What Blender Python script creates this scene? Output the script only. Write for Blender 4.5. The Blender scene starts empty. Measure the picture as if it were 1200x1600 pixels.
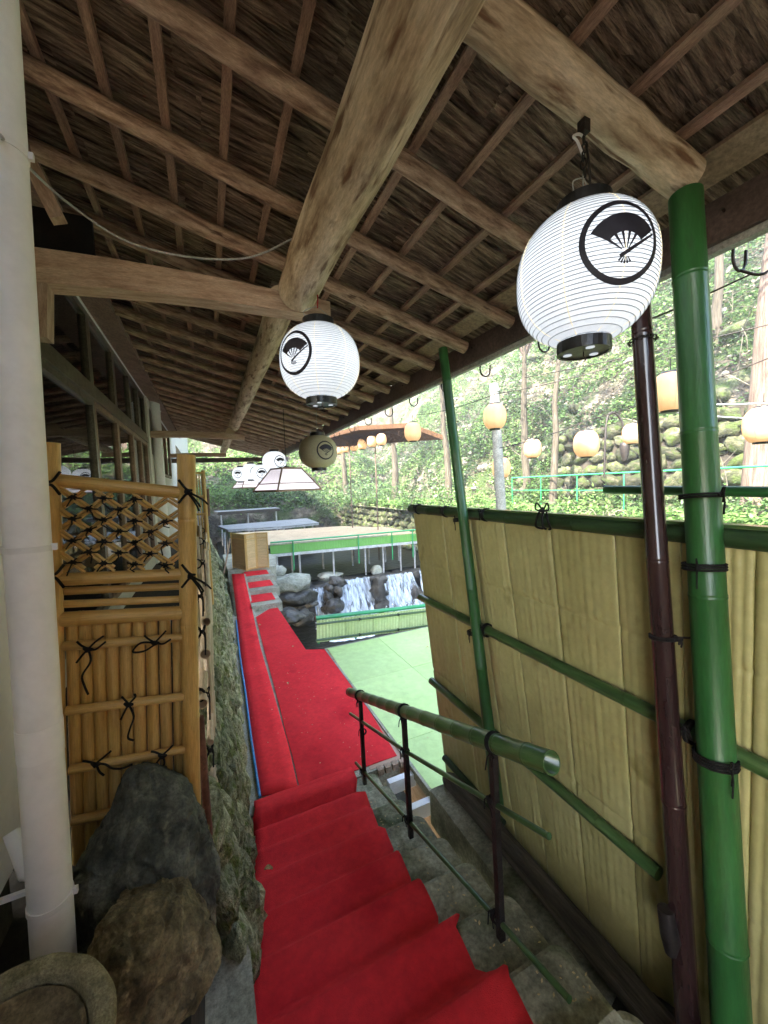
import bpy, bmesh, math, random
from mathutils import Vector, Matrix, noise
random.seed(7)
S = bpy.context.scene
C = S.collection
V = Vector
# ---------------------------------------------------------------- camera
AX = V((0.90919149, -0.06037859, 0.41197726))      # world x in camera terms (right, down, forward)
AY = V((-0.41491346, -0.04845705, 0.90856961))
AZ = V((-0.03489495, -0.99699867, -0.06910862))
cam = bpy.data.cameras.new('camera'); cam.sensor_fit = 'HORIZONTAL'; cam.sensor_width = 36; cam.lens = 18.0
cam.clip_start = 0.02; cam.clip_end = 500
co = bpy.data.objects.new('camera', cam); C.objects.link(co); S.camera = co
co.matrix_world = Matrix(((AX[0], -AX[1], -AX[2], 0), (AY[0], -AY[1], -AY[2], 0), (AZ[0], -AZ[1], -AZ[2], 0), (0, 0, 0, 1)))
# ---------------------------------------------------------------- sky, sun, exposure
SUN_EL, SUN_DIR = math.radians(47), V((-0.84, -0.36, 0)).normalized()
W = bpy.data.worlds.new('World'); S.world = W; W.use_nodes = True
wn = W.node_tree.nodes; sky = wn.new('ShaderNodeTexSky'); sky.sky_type = 'NISHITA'; sky.sun_disc = False
sky.sun_elevation = SUN_EL; sky.sun_rotation = math.atan2(SUN_DIR.x, SUN_DIR.y) % (2 * math.pi)
sky.air_density = 1.0; sky.dust_density = 2.0; sky.ozone_density = 1.0
W.node_tree.links.new(sky.outputs[0], wn['Background'].inputs[0]); wn['Background'].inputs[1].default_value = 0.15
sl = bpy.data.lights.new('sun', 'SUN'); sl.energy = 2.9; sl.angle = math.radians(0.5); sl.color = (1, 0.95, 0.86)
so = bpy.data.objects.new('sun', sl); C.objects.link(so)
sd = V((SUN_DIR.x * math.cos(SUN_EL), SUN_DIR.y * math.cos(SUN_EL), math.sin(SUN_EL)))
so.rotation_euler = sd.to_track_quat('Z', 'Y').to_euler()
S.view_settings.view_transform = 'Standard'; S.view_settings.look = 'None'; S.view_settings.gamma = 1
S.view_settings.use_curve_mapping = False
S.view_settings.exposure = 3.78
S.view_settings.use_white_balance = True; S.view_settings.white_balance_temperature = 6750
S.render.engine = 'CYCLES'
S.cycles.use_denoising = True
S.cycles.max_bounces = 8; S.cycles.diffuse_bounces = 5; S.cycles.glossy_bounces = 3; S.cycles.transparent_max_bounces = 12
S.cycles.sample_clamp_indirect = 6

# ---------------------------------------------------------------- survey helpers
def ray(px, py):
    c = V((px - 600, py - 800, 600)); return V((AX.dot(c), AY.dot(c), AZ.dot(c)))
def at(px, py, **k):
    r = ray(px, py); (a, v), = k.items(); return r * (v / r['XYZ'.index(a)])
def far(px, py, d):
    return ray(px, py) / 600 * d
def U(a, b): return random.uniform(a, b)
def nz(p, s=1.0): return noise.noise(V(p) * s)

# ---------------------------------------------------------------- materials
def MT(name, cols, scale=4, rough=.6, bump=.3, bscale=None, stretch=(1, 1, 1), uv=False, metal=0, spec=.4, var=.12,
       detail=6, second=None, emis=None, island=False, coat=0, trans=0, dist=.01, grain=.5):
    m = bpy.data.materials.new(name); m.use_nodes = True; n = m.node_tree.nodes; L = m.node_tree.links
    b = n['Principled BSDF']
    tc = n.new('ShaderNodeTexCoord'); mp = n.new('ShaderNodeMapping'); mp.inputs['Scale'].default_value = stretch
    oi = n.new('ShaderNodeObjectInfo'); ml = n.new('ShaderNodeMath'); ml.operation = 'MULTIPLY'; ml.inputs[1].default_value = 37
    L.new(oi.outputs['Random'], ml.inputs[0]); L.new(ml.outputs[0], mp.inputs['Location'])
    L.new(tc.outputs['UV' if uv else 'Object'], mp.inputs[0])
    t = n.new('ShaderNodeTexNoise'); t.inputs['Scale'].default_value = scale; t.inputs['Detail'].default_value = detail
    t.inputs['Roughness'].default_value = .6
    L.new(mp.outputs[0], t.inputs[0])
    r = n.new('ShaderNodeValToRGB'); L.new(t.outputs['Fac'], r.inputs[0])
    e = r.color_ramp.elements
    lo, hi = .34, .66
    for i, c in enumerate(cols):
        p = lo + (hi - lo) * i / max(1, len(cols) - 1)
        if i < 2: e[i].position = p; e[i].color = (*c, 1)
        else: q = e.new(p); q.color = (*c, 1)
    col = r.outputs[0]
    if second:                                   # (colour, scale, threshold, stretch?)
        c2, s2, th = second[:3]
        t2 = n.new('ShaderNodeTexNoise'); t2.inputs['Scale'].default_value = s2; t2.inputs['Detail'].default_value = 5
        L.new(mp.outputs[0], t2.inputs[0])
        if len(second) > 3: L.new(tc.outputs['Object'], t2.inputs[0])
        r2 = n.new('ShaderNodeValToRGB'); r2.color_ramp.elements[0].position = th; r2.color_ramp.elements[1].position = th + .12
        L.new(t2.outputs['Fac'], r2.inputs[0]); mx = n.new('ShaderNodeMixRGB'); L.new(r2.outputs[0], mx.inputs[0])
        L.new(col, mx.inputs[1]); mx.inputs[2].default_value = (*c2, 1); col = mx.outputs[0]
    if grain and not island:                     # fine wear and broad fading
        for gs, ga in ((scale * 9, grain), (scale * .45, grain * .5)):
            tg = n.new('ShaderNodeTexNoise'); tg.inputs['Scale'].default_value = gs; tg.inputs['Detail'].default_value = 9; tg.inputs['Roughness'].default_value = .7
            L.new(mp.outputs[0], tg.inputs[0]); rg = n.new('ShaderNodeMapRange'); rg.inputs[1].default_value = .3; rg.inputs[2].default_value = .7
            rg.inputs[3].default_value = 1 - ga; rg.inputs[4].default_value = 1 + ga; L.new(tg.outputs['Fac'], rg.inputs[0])
            mg = n.new('ShaderNodeMixRGB'); mg.blend_type = 'MULTIPLY'; mg.inputs[0].default_value = 1; L.new(col, mg.inputs[1]); L.new(rg.outputs[0], mg.inputs[2]); col = mg.outputs[0]
    hs = n.new('ShaderNodeHueSaturation'); L.new(col, hs.inputs['Color'])
    mr = n.new('ShaderNodeMapRange'); mr.inputs[3].default_value = 1 - var; mr.inputs[4].default_value = 1 + var
    if island:
        ge = n.new('ShaderNodeNewGeometry'); L.new(ge.outputs['Random Per Island'], mr.inputs[0])
    else: L.new(oi.outputs['Random'], mr.inputs[0])
    L.new(mr.outputs[0], hs.inputs['Value']); L.new(hs.outputs[0], b.inputs['Base Color'])
    b.inputs['Roughness'].default_value = rough; b.inputs['Metallic'].default_value = metal
    b.inputs['Specular IOR Level'].default_value = spec; b.inputs['Coat Weight'].default_value = coat
    if bump:
        bt = n.new('ShaderNodeTexNoise'); bt.inputs['Scale'].default_value = bscale or scale * 3; bt.inputs['Detail'].default_value = 8
        L.new(mp.outputs[0], bt.inputs[0]); bp = n.new('ShaderNodeBump'); bp.inputs['Strength'].default_value = bump
        bp.inputs['Distance'].default_value = dist; L.new(bt.outputs['Fac'], bp.inputs['Height']); L.new(bp.outputs[0], b.inputs['Normal'])
    if emis: b.inputs['Emission Color'].default_value = (*emis[:3], 1); b.inputs['Emission Strength'].default_value = emis[3]
    if trans:
        tr = n.new('ShaderNodeBsdfTranslucent'); L.new(hs.outputs[0], tr.inputs[0])
        ms = n.new('ShaderNodeMixShader'); ms.inputs[0].default_value = trans
        L.new(b.outputs[0], ms.inputs[1]); L.new(tr.outputs[0], ms.inputs[2]); L.new(ms.outputs[0], n['Material Output'].inputs[0])
    return m
ST = (14, 1.2, 1)
m_log = MT('rafter_log', [(.18, .105, .07), (.40, .27, .19), (.58, .43, .32)], 5, .65, .5, 14, (7, 1.3, 1), uv=True, second=((.10, .05, .028), 6, .60), grain=0.3)
m_bigl = MT('pale_log', [(.22, .13, .07), (.52, .39, .25), (.68, .55, .39)], 3.0, .6, .5, 12, (5, .9, 1), uv=True, second=((.17, .085, .04), 5, .56), grain=0.28)
m_beam = MT('hewn_timber', [(.34, .21, .14), (.48, .33, .23), (.56, .41, .30)], 4, .65, .4, 10, (6, 1, 1), uv=True, second=((.2, .11, .06), 9, .66), grain=0.3)
m_batt = MT('batten_wood', [(.24, .145, .10), (.40, .26, .19)], 6, .7, .4, 14, (8, 1, 1), uv=True)
m_bark = MT('bark', [(.06, .04, .028), (.22, .155, .11), (.42, .32, .23)], 5, .85, 1.0, 10, (1.0, 9, 2), spec=.15, detail=10, dist=.03, second=((.025, .016, .011), 4, .61))
m_plank = MT('eave_plank', [(.26, .17, .11), (.36, .25, .17)], 5, .7, .3, 12, (1, 1, 1), uv=True)
m_fasc = MT('fascia', [(.08, .055, .048), (.13, .09, .08)], 5, .6, .2)
m_soff = MT('soffit_strip', [(.34, .34, .33), (.44, .44, .42)], 8, .6, .15)
m_iron = MT('dark_iron', [(.02, .018, .017), (.045, .035, .03)], 20, .5, .3, metal=.4, grain=0.3)
m_bam = MT('dried_bamboo', [(.46, .27, .07), (.56, .355, .11), (.65, .44, .16)], 3.5, .38, .12, 20, (9, .8, 1), uv=True, spec=.5, second=((.30, .16, .04), 30, .66), grain=0.2)
m_bamp = MT('weathered_bamboo', [(.40, .29, .17), (.56, .43, .28), (.66, .55, .40)], 3.5, .4, .15, 20, (9, .8, 1), uv=True, grain=0.3)
m_bnode = MT('bamboo_node', [(.33, .19, .05), (.45, .28, .08)], 20, .5, .2)
m_cord = MT('black_cord', [(.008, .008, .008), (.02, .018, .016)], 60, .85, .6, spec=.2)
m_gpost = MT('green_post', [(.014, .078, .017), (.026, .115, .028)], 3, .38, .15, 30, (4, .7, 1), uv=True, spec=.5, coat=.08, second=((.035, .085, .03), 7, .62), grain=0.16)
m_gbam = MT('green_bamboo', [(.026, .058, .018), (.045, .10, .028), (.085, .14, .05)], 3, .28, .12, 20, (8, .8, 1), uv=True, coat=.25, grain=0.25)
m_gdark = MT('dark_green_rail', [(.018, .045, .016), (.035, .075, .024)], 4, .4, .2, 20, (8, 1, 1), uv=True, grain=0.25)
m_dpole = MT('dark_pole', [(.022, .010, .010), (.045, .022, .020)], 4, .22, .05, 30, (4, .7, 1), uv=True, coat=.4, grain=0.15)
m_white = MT('white_paint', [(.76, .75, .75), (.86, .85, .85)], 3, .45, .05, 30, grain=0.05)
m_wall = MT('cream_wall', [(.58, .57, .50), (.68, .66, .58)], 3, .7, .2, 40, grain=0.1)
m_plate = MT('wall_plate', [(.25, .16, .12), (.33, .22, .17)], 6, .8, .3)
m_alu = MT('brown_frame', [(.15, .13, .095), (.22, .19, .14)], 8, .35, .05, metal=.6)
m_wood2 = MT('brown_frame_wood', [(.19, .115, .075), (.28, .18, .12)], 8, .5, .1)
m_void = MT('shadow_black', [(.008, .008, .008), (.016, .014, .012)], 8, .9, .2)  # shade of the cavity under the roof, put into a black colour
m_floor = MT('room_floor', [(.12, .10, .07), (.2, .16, .1)], 3, .6, .1)
m_curt = MT('curtain', [(.55, .55, .49), (.64, .64, .58)], 4, .9, .1, grain=0.15)
m_red = MT('red_carpet', [(.74, .030, .040), (.84, .042, .050)], 2.2, .92, .8, 260, spec=.1, second=((.60, .020, .030), 1.6, .58), dist=.004, grain=0.13)
m_redd = m_red
m_conc = MT('mossy_concrete', [(.15, .15, .10), (.29, .285, .20), (.40, .39, .29)], 5, .85, .6, 30, second=((.09, .11, .045), 3, .55))
m_conl = MT('pale_concrete', [(.29, .28, .21), (.40, .385, .30)], 7, .85, .4, 30, second=((.16, .17, .09), 4, .6))
m_gdeck = MT('green_deck', [(.41, .56, .20), (.47, .62, .24)], 1.2, .55, .1, 30, second=((.32, .47, .2), 4, .66), grain=0.12)
m_panel = MT('beige_bamboo_sheet', [(.37, .335, .13), (.45, .41, .175)], 2.5, .45, .12, 30, second=((.265, .235, .075), 5, .62), grain=0.1)
m_ylw = MT('green_yellow_sheet', [(.42, .50, .20), (.52, .60, .27)], 3, .5, .1, grain=0.12)
m_grail = MT('green_rail', [(.02, .25, .09), (.03, .32, .12)], 4, .35, .05, coat=.2, grain=0.1)
m_gside = MT('green_side', [(.14, .36, .07), (.18, .42, .10)], 4, .5, .05, grain=0.1)
m_tan = MT('tan_mat', [(.40, .29, .17), (.48, .36, .22)], 2, .8, .3, 60, grain=0.25)
m_greym = MT('grey_deck', [(.13, .135, .135), (.19, .195, .195)], 2, .6, .2, grain=0.2)
m_steel = MT('galvanised', [(.35, .36, .36), (.5, .5, .5)], 9, .45, .1, metal=.3)
m_rockd = MT('dark_rock', [(.03, .033, .027), (.08, .088, .07), (.17, .175, .14)], 12, .75, 1, 30, second=((.15, .15, .11), 26, .60), dist=.02)
m_rockb = MT('brown_rock', [(.045, .036, .018), (.12, .095, .05), (.24, .19, .11)], 16, .8, 1, 40, second=((.24, .19, .11), 30, .58), dist=.012)
m_basin = MT('basin_stone', [(.15, .135, .075), (.34, .31, .20)], 30, .9, .6, 60)
m_mstone = MT('mossy_stone', [(.012, .015, .007), (.04, .045, .02), (.11, .10, .065)], 4, .9, 1, 12, second=((.04, .06, .012), 2.2, .48), var=.5, dist=.05)
m_stone = MT('wall_stone', [(.11, .12, .06), (.29, .30, .17), (.46, .46, .30)], 5, .9, 1, 12, second=((.12, .155, .035), 4, .52), var=.35, dist=.04)
m_wet = MT('wet_rock', [(.015, .013, .010), (.05, .045, .035), (.10, .09, .07)], 4, .45, .9, 9, var=.3, dist=.04)
m_pale = MT('pale_boulder', [(.20, .20, .15), (.36, .36, .29)], 4, .8, .8, 9, second=((.10, .12, .05), 3, .58), var=.2, dist=.03)
m_foil = MT('leaf', [(.04, .085, .022), (.09, .16, .05)], 2, .5, 0, var=.55, island=True, trans=.35, spec=.3)
m_foil2 = MT('bright_leaf', [(.09, .17, .042), (.16, .27, .08)], 2, .5, 0, var=.5, island=True, trans=.4, spec=.3)
m_foil3 = MT('grey_leaf', [(.06, .11, .05), (.12, .18, .09)], 2, .6, 0, var=.5, island=True, trans=.35, spec=.3)
m_dry = MT('dry_leaf', [(.50, .37, .17), (.68, .54, .28)], 20, .7, .2)
m_litter = MT('litter_leaf', [(.22, .17, .11), (.34, .29, .20)], 2, .9, 0, var=.5, island=True)
m_trunk = MT('cedar_trunk', [(.07, .048, .036), (.15, .105, .08), (.21, .165, .13)], 3, .9, .9, 8, (7, .6, 1), uv=True, dist=.03)
m_ftrunk = MT('mossy_trunk', [(.03, .024, .016), (.07, .058, .04), (.12, .10, .075)], 3, .9, .9, 8, (7, .6, 1), uv=True, dist=.03)
m_scree = MT('scree_stone', [(.05, .048, .038), (.12, .115, .09), (.22, .21, .17)], 4, .9, .8, 12)
m_twig = MT('grey_branch', [(.09, .08, .055), (.22, .20, .155)], 4, .9, .5, 9)
m_grey = MT('grey_post', [(.24, .24, .2), (.36, .36, .31)], 4, .8, .3)
m_blue = MT('blue_cord', [(.02, .16, .42), (.04, .24, .55)], 20, .5, .1)
m_cable = MT('grey_cable', [(.30, .29, .27), (.40, .39, .36)], 20, .5, .05)
m_black = MT('black_lacquer', [(.012, .012, .012), (.03, .028, .028)], 20, .3, .1, grain=0.2)
m_ink = MT('crest_ink', [(.016, .014, .022), (.03, .027, .04)], 20, .6, .05, grain=0.1)
m_scr = MT('screen_reed', [(.50, .36, .17), (.62, .46, .24)], 5, .7, .5, 30, (1, 1, 30))
m_thatch = MT('thatch', [(.05, .022, .009), (.12, .06, .026)], 8, .9, 1, 20, (1, 6, 1), dist=.03)
m_rust = MT('rusty_pole', [(.10, .045, .03), (.17, .08, .05)], 5, .5, .2)
def lamp_mat(name, col, e, base=None):
    m = MT(name, [tuple(c * .9 for c in (base or col)), (base or col)], 9, .6, .15, 25, var=.02, grain=.08)
    n = m.node_tree.nodes; L = m.node_tree.links; b = n['Principled BSDF']
    tc = n['Texture Coordinate']; sp = n.new('ShaderNodeSeparateXYZ'); L.new(tc.outputs['Object'], sp.inputs[0])
    a = n.new('ShaderNodeMath'); a.operation = 'ABSOLUTE'; L.new(sp.outputs[2], a.inputs[0])
    r = n.new('ShaderNodeMapRange'); r.inputs[1].default_value = 0; r.inputs[2].default_value = .25
    r.inputs[3].default_value = e * 1.3; r.inputs[4].default_value = e * .75; L.new(a.outputs[0], r.inputs[0])   # bulb hangs mid height
    L.new(r.outputs[0], b.inputs['Emission Strength']); b.inputs['Emission Color'].default_value = (*col, 1)
    return m
m_paper = lamp_mat('lit_white_paper', (.77, .87, 1.0), .072, (.6, .6, .6))
m_seam = lamp_mat('paper_seam', (1.0, .90, .62), .085, (.6, .52, .36))
m_paperf = lamp_mat('far_lit_paper', (.80, .89, 1.0), .115, (.6, .6, .6))
m_paperu = MT('unlit_cream_paper', [(.48, .43, .28), (.54, .48, .32)], 9, .7, .15, 25, grain=.12)
m_ppink = lamp_mat('lit_shade_paper', (.93, .88, 1.0), .08, (.6, .6, .6))
m_warm = lamp_mat('lit_warm_paper', (1.0, .58, .25), .066, (.4, .24, .13))
m_rib = MT('lantern_rib', [(.34, .36, .40), (.40, .42, .46)], 20, .6, 0, grain=.12)
m_ribw = MT('warm_lantern_rib', [(.45, .25, .12), (.5, .3, .15)], 20, .6, 0)
def glass_mat():
    m = bpy.data.materials.new('window_glass'); m.use_nodes = True; n = m.node_tree.nodes; L = m.node_tree.links
    n.remove(n['Principled BSDF']); g = n.new('ShaderNodeBsdfGlossy'); g.inputs['Roughness'].default_value = .01
    t = n.new('ShaderNodeBsdfTransparent'); t.inputs[0].default_value = (.8, .84, .78, 1)
    f = n.new('ShaderNodeFresnel'); f.inputs[0].default_value = 1.5
    x = n.new('ShaderNodeMixShader'); L.new(f.outputs[0], x.inputs[0]); L.new(t.outputs[0], x.inputs[1]); L.new(g.outputs[0], x.inputs[2])
    L.new(x.outputs[0], n['Material Output'].inputs[0]); return m
m_glass = glass_mat()
def water_mat(name, col, rough, scale, strength, alpha=1.0):
    m = bpy.data.materials.new(name); m.use_nodes = True; n = m.node_tree.nodes; L = m.node_tree.links; b = n['Principled BSDF']
    b.inputs['Base Color'].default_value = (*col, 1); b.inputs['Roughness'].default_value = rough; b.inputs['IOR'].default_value = 1.33 if rough < .3 else 1.2
    tc = n.new('ShaderNodeTexCoord'); t = n.new('ShaderNodeTexNoise'); t.inputs['Scale'].default_value = scale; t.inputs['Detail'].default_value = 6
    L.new(tc.outputs['Object'], t.inputs[0]); bp = n.new('ShaderNodeBump'); bp.inputs['Strength'].default_value = strength
    bp.inputs['Distance'].default_value = .04; L.new(t.outputs['Fac'], bp.inputs['Height']); L.new(bp.outputs[0], b.inputs['Normal'])
    return m
m_water = water_mat('stream_water', (.020, .018, .010), .34, 5, 1.0)
def fall_mat():
    m = bpy.data.materials.new('falling_water'); m.use_nodes = True; n = m.node_tree.nodes; L = m.node_tree.links; b = n['Principled BSDF']
    b.inputs['Base Color'].default_value = (.50, .57, .62, 1); b.inputs['Roughness'].default_value = .45
    tc = n.new('ShaderNodeTexCoord'); mp = n.new('ShaderNodeMapping'); mp.inputs['Scale'].default_value = (3.6, 1.5, .28)
    t = n.new('ShaderNodeTexNoise'); t.inputs['Scale'].default_value = 3; t.inputs['Detail'].default_value = 6
    L.new(tc.outputs['Object'], mp.inputs[0]); L.new(mp.outputs[0], t.inputs[0])
    r = n.new('ShaderNodeMapRange'); r.inputs[1].default_value = .36; r.inputs[2].default_value = .66; L.new(t.outputs['Fac'], r.inputs[0])
    L.new(r.outputs[0], b.inputs['Alpha'])
    bp = n.new('ShaderNodeBump'); bp.inputs['Strength'].default_value = .6; L.new(t.outputs['Fac'], bp.inputs['Height']); L.new(bp.outputs[0], b.inputs['Normal'])
    return m
m_fall = fall_mat()
def terrain_mat():
    m = MT('hillside_ground', [(.018, .014, .009), (.07, .058, .038), (.22, .20, .155)], 1.3, .95, 1, 8, second=((.035, .06, .012), .7, .47, 1), dist=.2)
    return m
m_hill = terrain_mat()
m_bankg = MT('bank_ground', [(.13, .115, .08), (.36, .34, .28)], 1.2, .95, .6, 8, second=((.07, .12, .025), 1.1, .5), dist=.05)
m_bed = MT('stream_bed', [(.03, .027, .02), (.09, .08, .055)], 2, .8, 1, 6, dist=.05)
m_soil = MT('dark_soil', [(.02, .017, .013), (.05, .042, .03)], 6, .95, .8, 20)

# ---------------------------------------------------------------- mesh builder
def perp(d):
    a = V((0, 0, 1)) if abs(d.z) < .9 else V((1, 0, 0))
    u = d.cross(a).normalized(); return u, d.cross(u).normalized()
class MB:
    def __init__(s): s.v = []; s.f = []; s.uv = []; s.sm = []
    def face(s, idx, uvs=None, sm=False): s.f.append(idx); s.uv.append(uvs); s.sm.append(sm)
    def tube(s, pts, r, n=10, cap=True, sm=True, closed=False, sq=1.0, ph=0):
        pts = [V(p) for p in pts]; N = len(pts); rs = r if isinstance(r, (list, tuple)) else [r] * N
        d = (pts[1] - pts[0]).normalized(); u, w = perp(d); b = len(s.v); L = 0; Ls = []
        for i, p in enumerate(pts):
            if i < N - 1 or closed: t = (pts[(i + 1) % N] - pts[i - 1 if i or closed else 0])
            else: t = pts[i] - pts[i - 1]
            if t.length < 1e-9: t = d
            t.normalize(); u = (u - t * u.dot(t)).normalized(); w = t.cross(u)
            if i: L += (pts[i] - pts[i - 1]).length
            Ls.append(L)
            for k in range(n):
                a = 2 * math.pi * k / n + ph; s.v.append(p + u * math.cos(a) * rs[i] + w * math.sin(a) * rs[i] * sq)
        R = max(rs); M = N if closed else N - 1
        for i in range(M):
            j = (i + 1) % N
            for k in range(n):
                q = (k + 1) % n; a0, a1 = 2 * math.pi * R * k / n, 2 * math.pi * R * (k + 1) / n
                l1 = Ls[j] if j else L + .01
                s.face((b + i * n + k, b + i * n + q, b + j * n + q, b + j * n + k), ((a0, Ls[i]), (a1, Ls[i]), (a1, l1), (a0, l1)), sm)
        if cap and not closed:
            for o_, rev in ((0, True), ((N - 1) * n, False)):
                e = len(s.v); s.v += [s.v[b + o_ + k].copy() for k in range(n)]; q = tuple(e + k for k in range(n)); s.face(q[::-1] if rev else q)
        return s
    def culm(s, p0, p1, r, n=12, sp=.3, r1=None, hollow=False, ph=None):
        """a bamboo culm: straight cane with a raised ring at each node; hollow leaves the p1 end open"""
        p0, p1 = V(p0), V(p1); L = (p1 - p0).length; r1 = r1 or r; d = (p1 - p0) / L
        ph = U(.1, .9) if ph is None else ph; ts = [0]; rr = [r]; x = sp * ph
        while x < L - .012:
            k = r + (r1 - r) * x / L
            for o, q in ((-.010, 1), (-.003, 1.05), (0, .955), (.003, 1.045), (.010, 1)):
                if 0 < x + o < L: ts.append(x + o); rr.append(k * q)
            x += sp * U(.9, 1.1)
        ts.append(L); rr.append(r1); s.tube([p0 + d * t for t in ts], rr, n, cap=not hollow)
        if hollow:
            u, w = perp(d); b = len(s.v)
            for q, dd in ((1, 0), (.86, .001), (.84, -.14)):
                for k in range(n):
                    a = 2 * math.pi * k / n; s.v.append(p1 + d * dd + (u * math.cos(a) + w * math.sin(a)) * r1 * q)
            for i in range(2):
                for k in range(n):
                    q = (k + 1) % n; s.face((b + i * n + k, b + i * n + q, b + (i + 1) * n + q, b + (i + 1) * n + k), None, i > 0)
            s.face(tuple(b + 2 * n + k for k in range(n)))
        return s
    def obox(s, c, ax, ay, az):
        """box: centre and three half-vectors; uv runs along the longest"""
        c, A = V(c), [V(ax), V(ay), V(az)]; b = len(s.v)
        for k in (-1, 1):
            for j in (-1, 1):
                for i in (-1, 1): s.v.append(c + A[0] * i + A[1] * j + A[2] * k)
        lens = [a.length for a in A]; lg = lens.index(max(lens))
        for f, e0, e1 in (((0, 2, 3, 1), 1, 0), ((4, 5, 7, 6), 0, 1), ((0, 1, 5, 4), 0, 2), ((2, 6, 7, 3), 2, 0), ((0, 4, 6, 2), 2, 1), ((1, 3, 7, 5), 1, 2)):
            l0, l1 = lens[e0] * 2, lens[e1] * 2; uvs = [(0, 0), (l0, 0), (l0, l1), (0, l1)]
            if e0 == lg: uvs = [(q, p) for p, q in uvs]
            s.face(tuple(b + i for i in f), uvs)
        return s
    def box(s, x0, x1, y0, y1, z0, z1):
        return s.obox(((x0 + x1) / 2, (y0 + y1) / 2, (z0 + z1) / 2), ((x1 - x0) / 2, 0, 0), (0, (y1 - y0) / 2, 0), (0, 0, (z1 - z0) / 2))
    def beam(s, p0, p1, w, h, up=(0, 0, 1)):
        p0, p1 = V(p0), V(p1); d = (p1 - p0); x = d.cross(V(up)).normalized(); y = x.cross(d).normalized()
        return s.obox((p0 + p1) / 2, d / 2, x * w / 2, y * h / 2)
    def lathe(s, prof, n=24, c=(0, 0, 0), sm=True, cap=True):
        b = len(s.v); c = V(c)
        for r, z in prof:
            for k in range(n): a = 2 * math.pi * k / n; s.v.append(c + V((r * math.cos(a), r * math.sin(a), z)))
        for i in range(len(prof) - 1):
            for k in range(n):
                q = (k + 1) % n; s.face((b + i * n + k, b + i * n + q, b + (i + 1) * n + q, b + (i + 1) * n + k), None, sm)
        if cap:
            for o_, rev in ((0, True), ((len(prof) - 1) * n, False)):
                e = len(s.v); s.v += [s.v[b + o_ + k].copy() for k in range(n)]; q = tuple(e + k for k in range(n)); s.face(q[::-1] if rev else q)
        return s
    def grid(s, fn, nu, nv, sm=True):
        b = len(s.v)
        for j in range(nv + 1):
            for i in range(nu + 1): s.v.append(V(fn(i / nu, j / nv)))
        for j in range(nv):
            for i in range(nu):
                a = b + j * (nu + 1) + i; s.face((a, a + 1, a + nu + 2, a + nu + 1), None, sm)
        return s
    def slab(s, poly, z0, z1):
        """extruded flat outline (x, y)"""
        b = len(s.v); n = len(poly)
        ar = sum(poly[i][0] * poly[(i + 1) % n][1] - poly[(i + 1) % n][0] * poly[i][1] for i in range(n))
        if ar < 0: poly = poly[::-1]
        for z in (z0, z1):
            for p in poly: s.v.append(V((p[0], p[1], z)))
        s.face(tuple(b + k for k in range(n))[::-1]); s.face(tuple(b + n + k for k in range(n)))
        for k in range(n): q = (k + 1) % n; s.face((b + k, b + q, b + n + q, b + n + k))
        return s
    def leafs(s, gen):
        """many single leaves: gen yields (point, dir, side, length, width)"""
        for p, d, w, l, h in gen:
            b = len(s.v); s.v += [p, p + d * l * .5 + w * h, p + d * l, p + d * l * .5 - w * h]; s.face((b, b + 1, b + 2, b + 3))
        return s
    def build(s, name, mat, parent=None, loc=None, local=False, **kw):
        me = bpy.data.meshes.new(name); o = V((0, 0, 0)) if local else V(loc) if loc else (parent_loc(parent) if parent else V((0, 0, 0)))
        me.from_pydata([v - o for v in s.v], [], s.f); me.polygons.foreach_set('use_smooth', s.sm)
        if any(u for u in s.uv):
            l = me.uv_layers.new(name='UVMap'); arr = []
            for f, u in zip(s.f, s.uv): arr += [c for q in (u or [(0, 0)] * len(f)) for c in q]
            l.data.foreach_set('uv', arr)
        me.materials.append(mat); me.update()
        ob = bpy.data.objects.new(name, me); C.objects.link(ob)
        if parent: ob.parent = parent
        elif loc: ob.location = o
        if parent and loc: ob.location = o - parent_loc(parent)
        for k, v in kw.items(): ob[k] = v
        return ob
def parent_loc(p):
    l = V((0, 0, 0))
    while p: l += p.location; p = p.parent
    return l
def thing(name, label, cat, loc=(0, 0, 0), group=None):
    o = bpy.data.objects.new(name, None); C.objects.link(o); o.location = loc; o.empty_display_size = .1
    o['label'] = label; o['category'] = cat
    if group: o['group'] = group
    return o
def tag(o, label, cat, group=None):
    o['label'] = label; o['category'] = cat
    if group: o['group'] = group
    return o
def dup(o, parent=None, loc=None):
    c = o.copy(); C.objects.link(c)
    if parent: c.parent = parent
    if loc is not None: c.location = loc
    for ch in o.children: dup(ch, c)
    return c
def smooth_path(pts, k=6):
    P = [V(p) for p in pts]; P = [P[0] * 2 - P[1]] + P + [P[-1] * 2 - P[-2]]; out = []
    for i in range(1, len(P) - 2):
        for j in range(k):
            t = j / k; a, b, c, d = P[i - 1:i + 3]
            out.append(.5 * ((2 * b) + (c - a) * t + (2 * a - 5 * b + 4 * c - d) * t * t + (3 * b - a - 3 * c + d) * t ** 3))
    out.append(P[-2]); return out
def sag(a, b, d, k=10):
    a, b = V(a), V(b); return [a.lerp(b, i / k) - V((0, 0, d * 4 * (i / k) * (1 - i / k))) for i in range(k + 1)]
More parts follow.
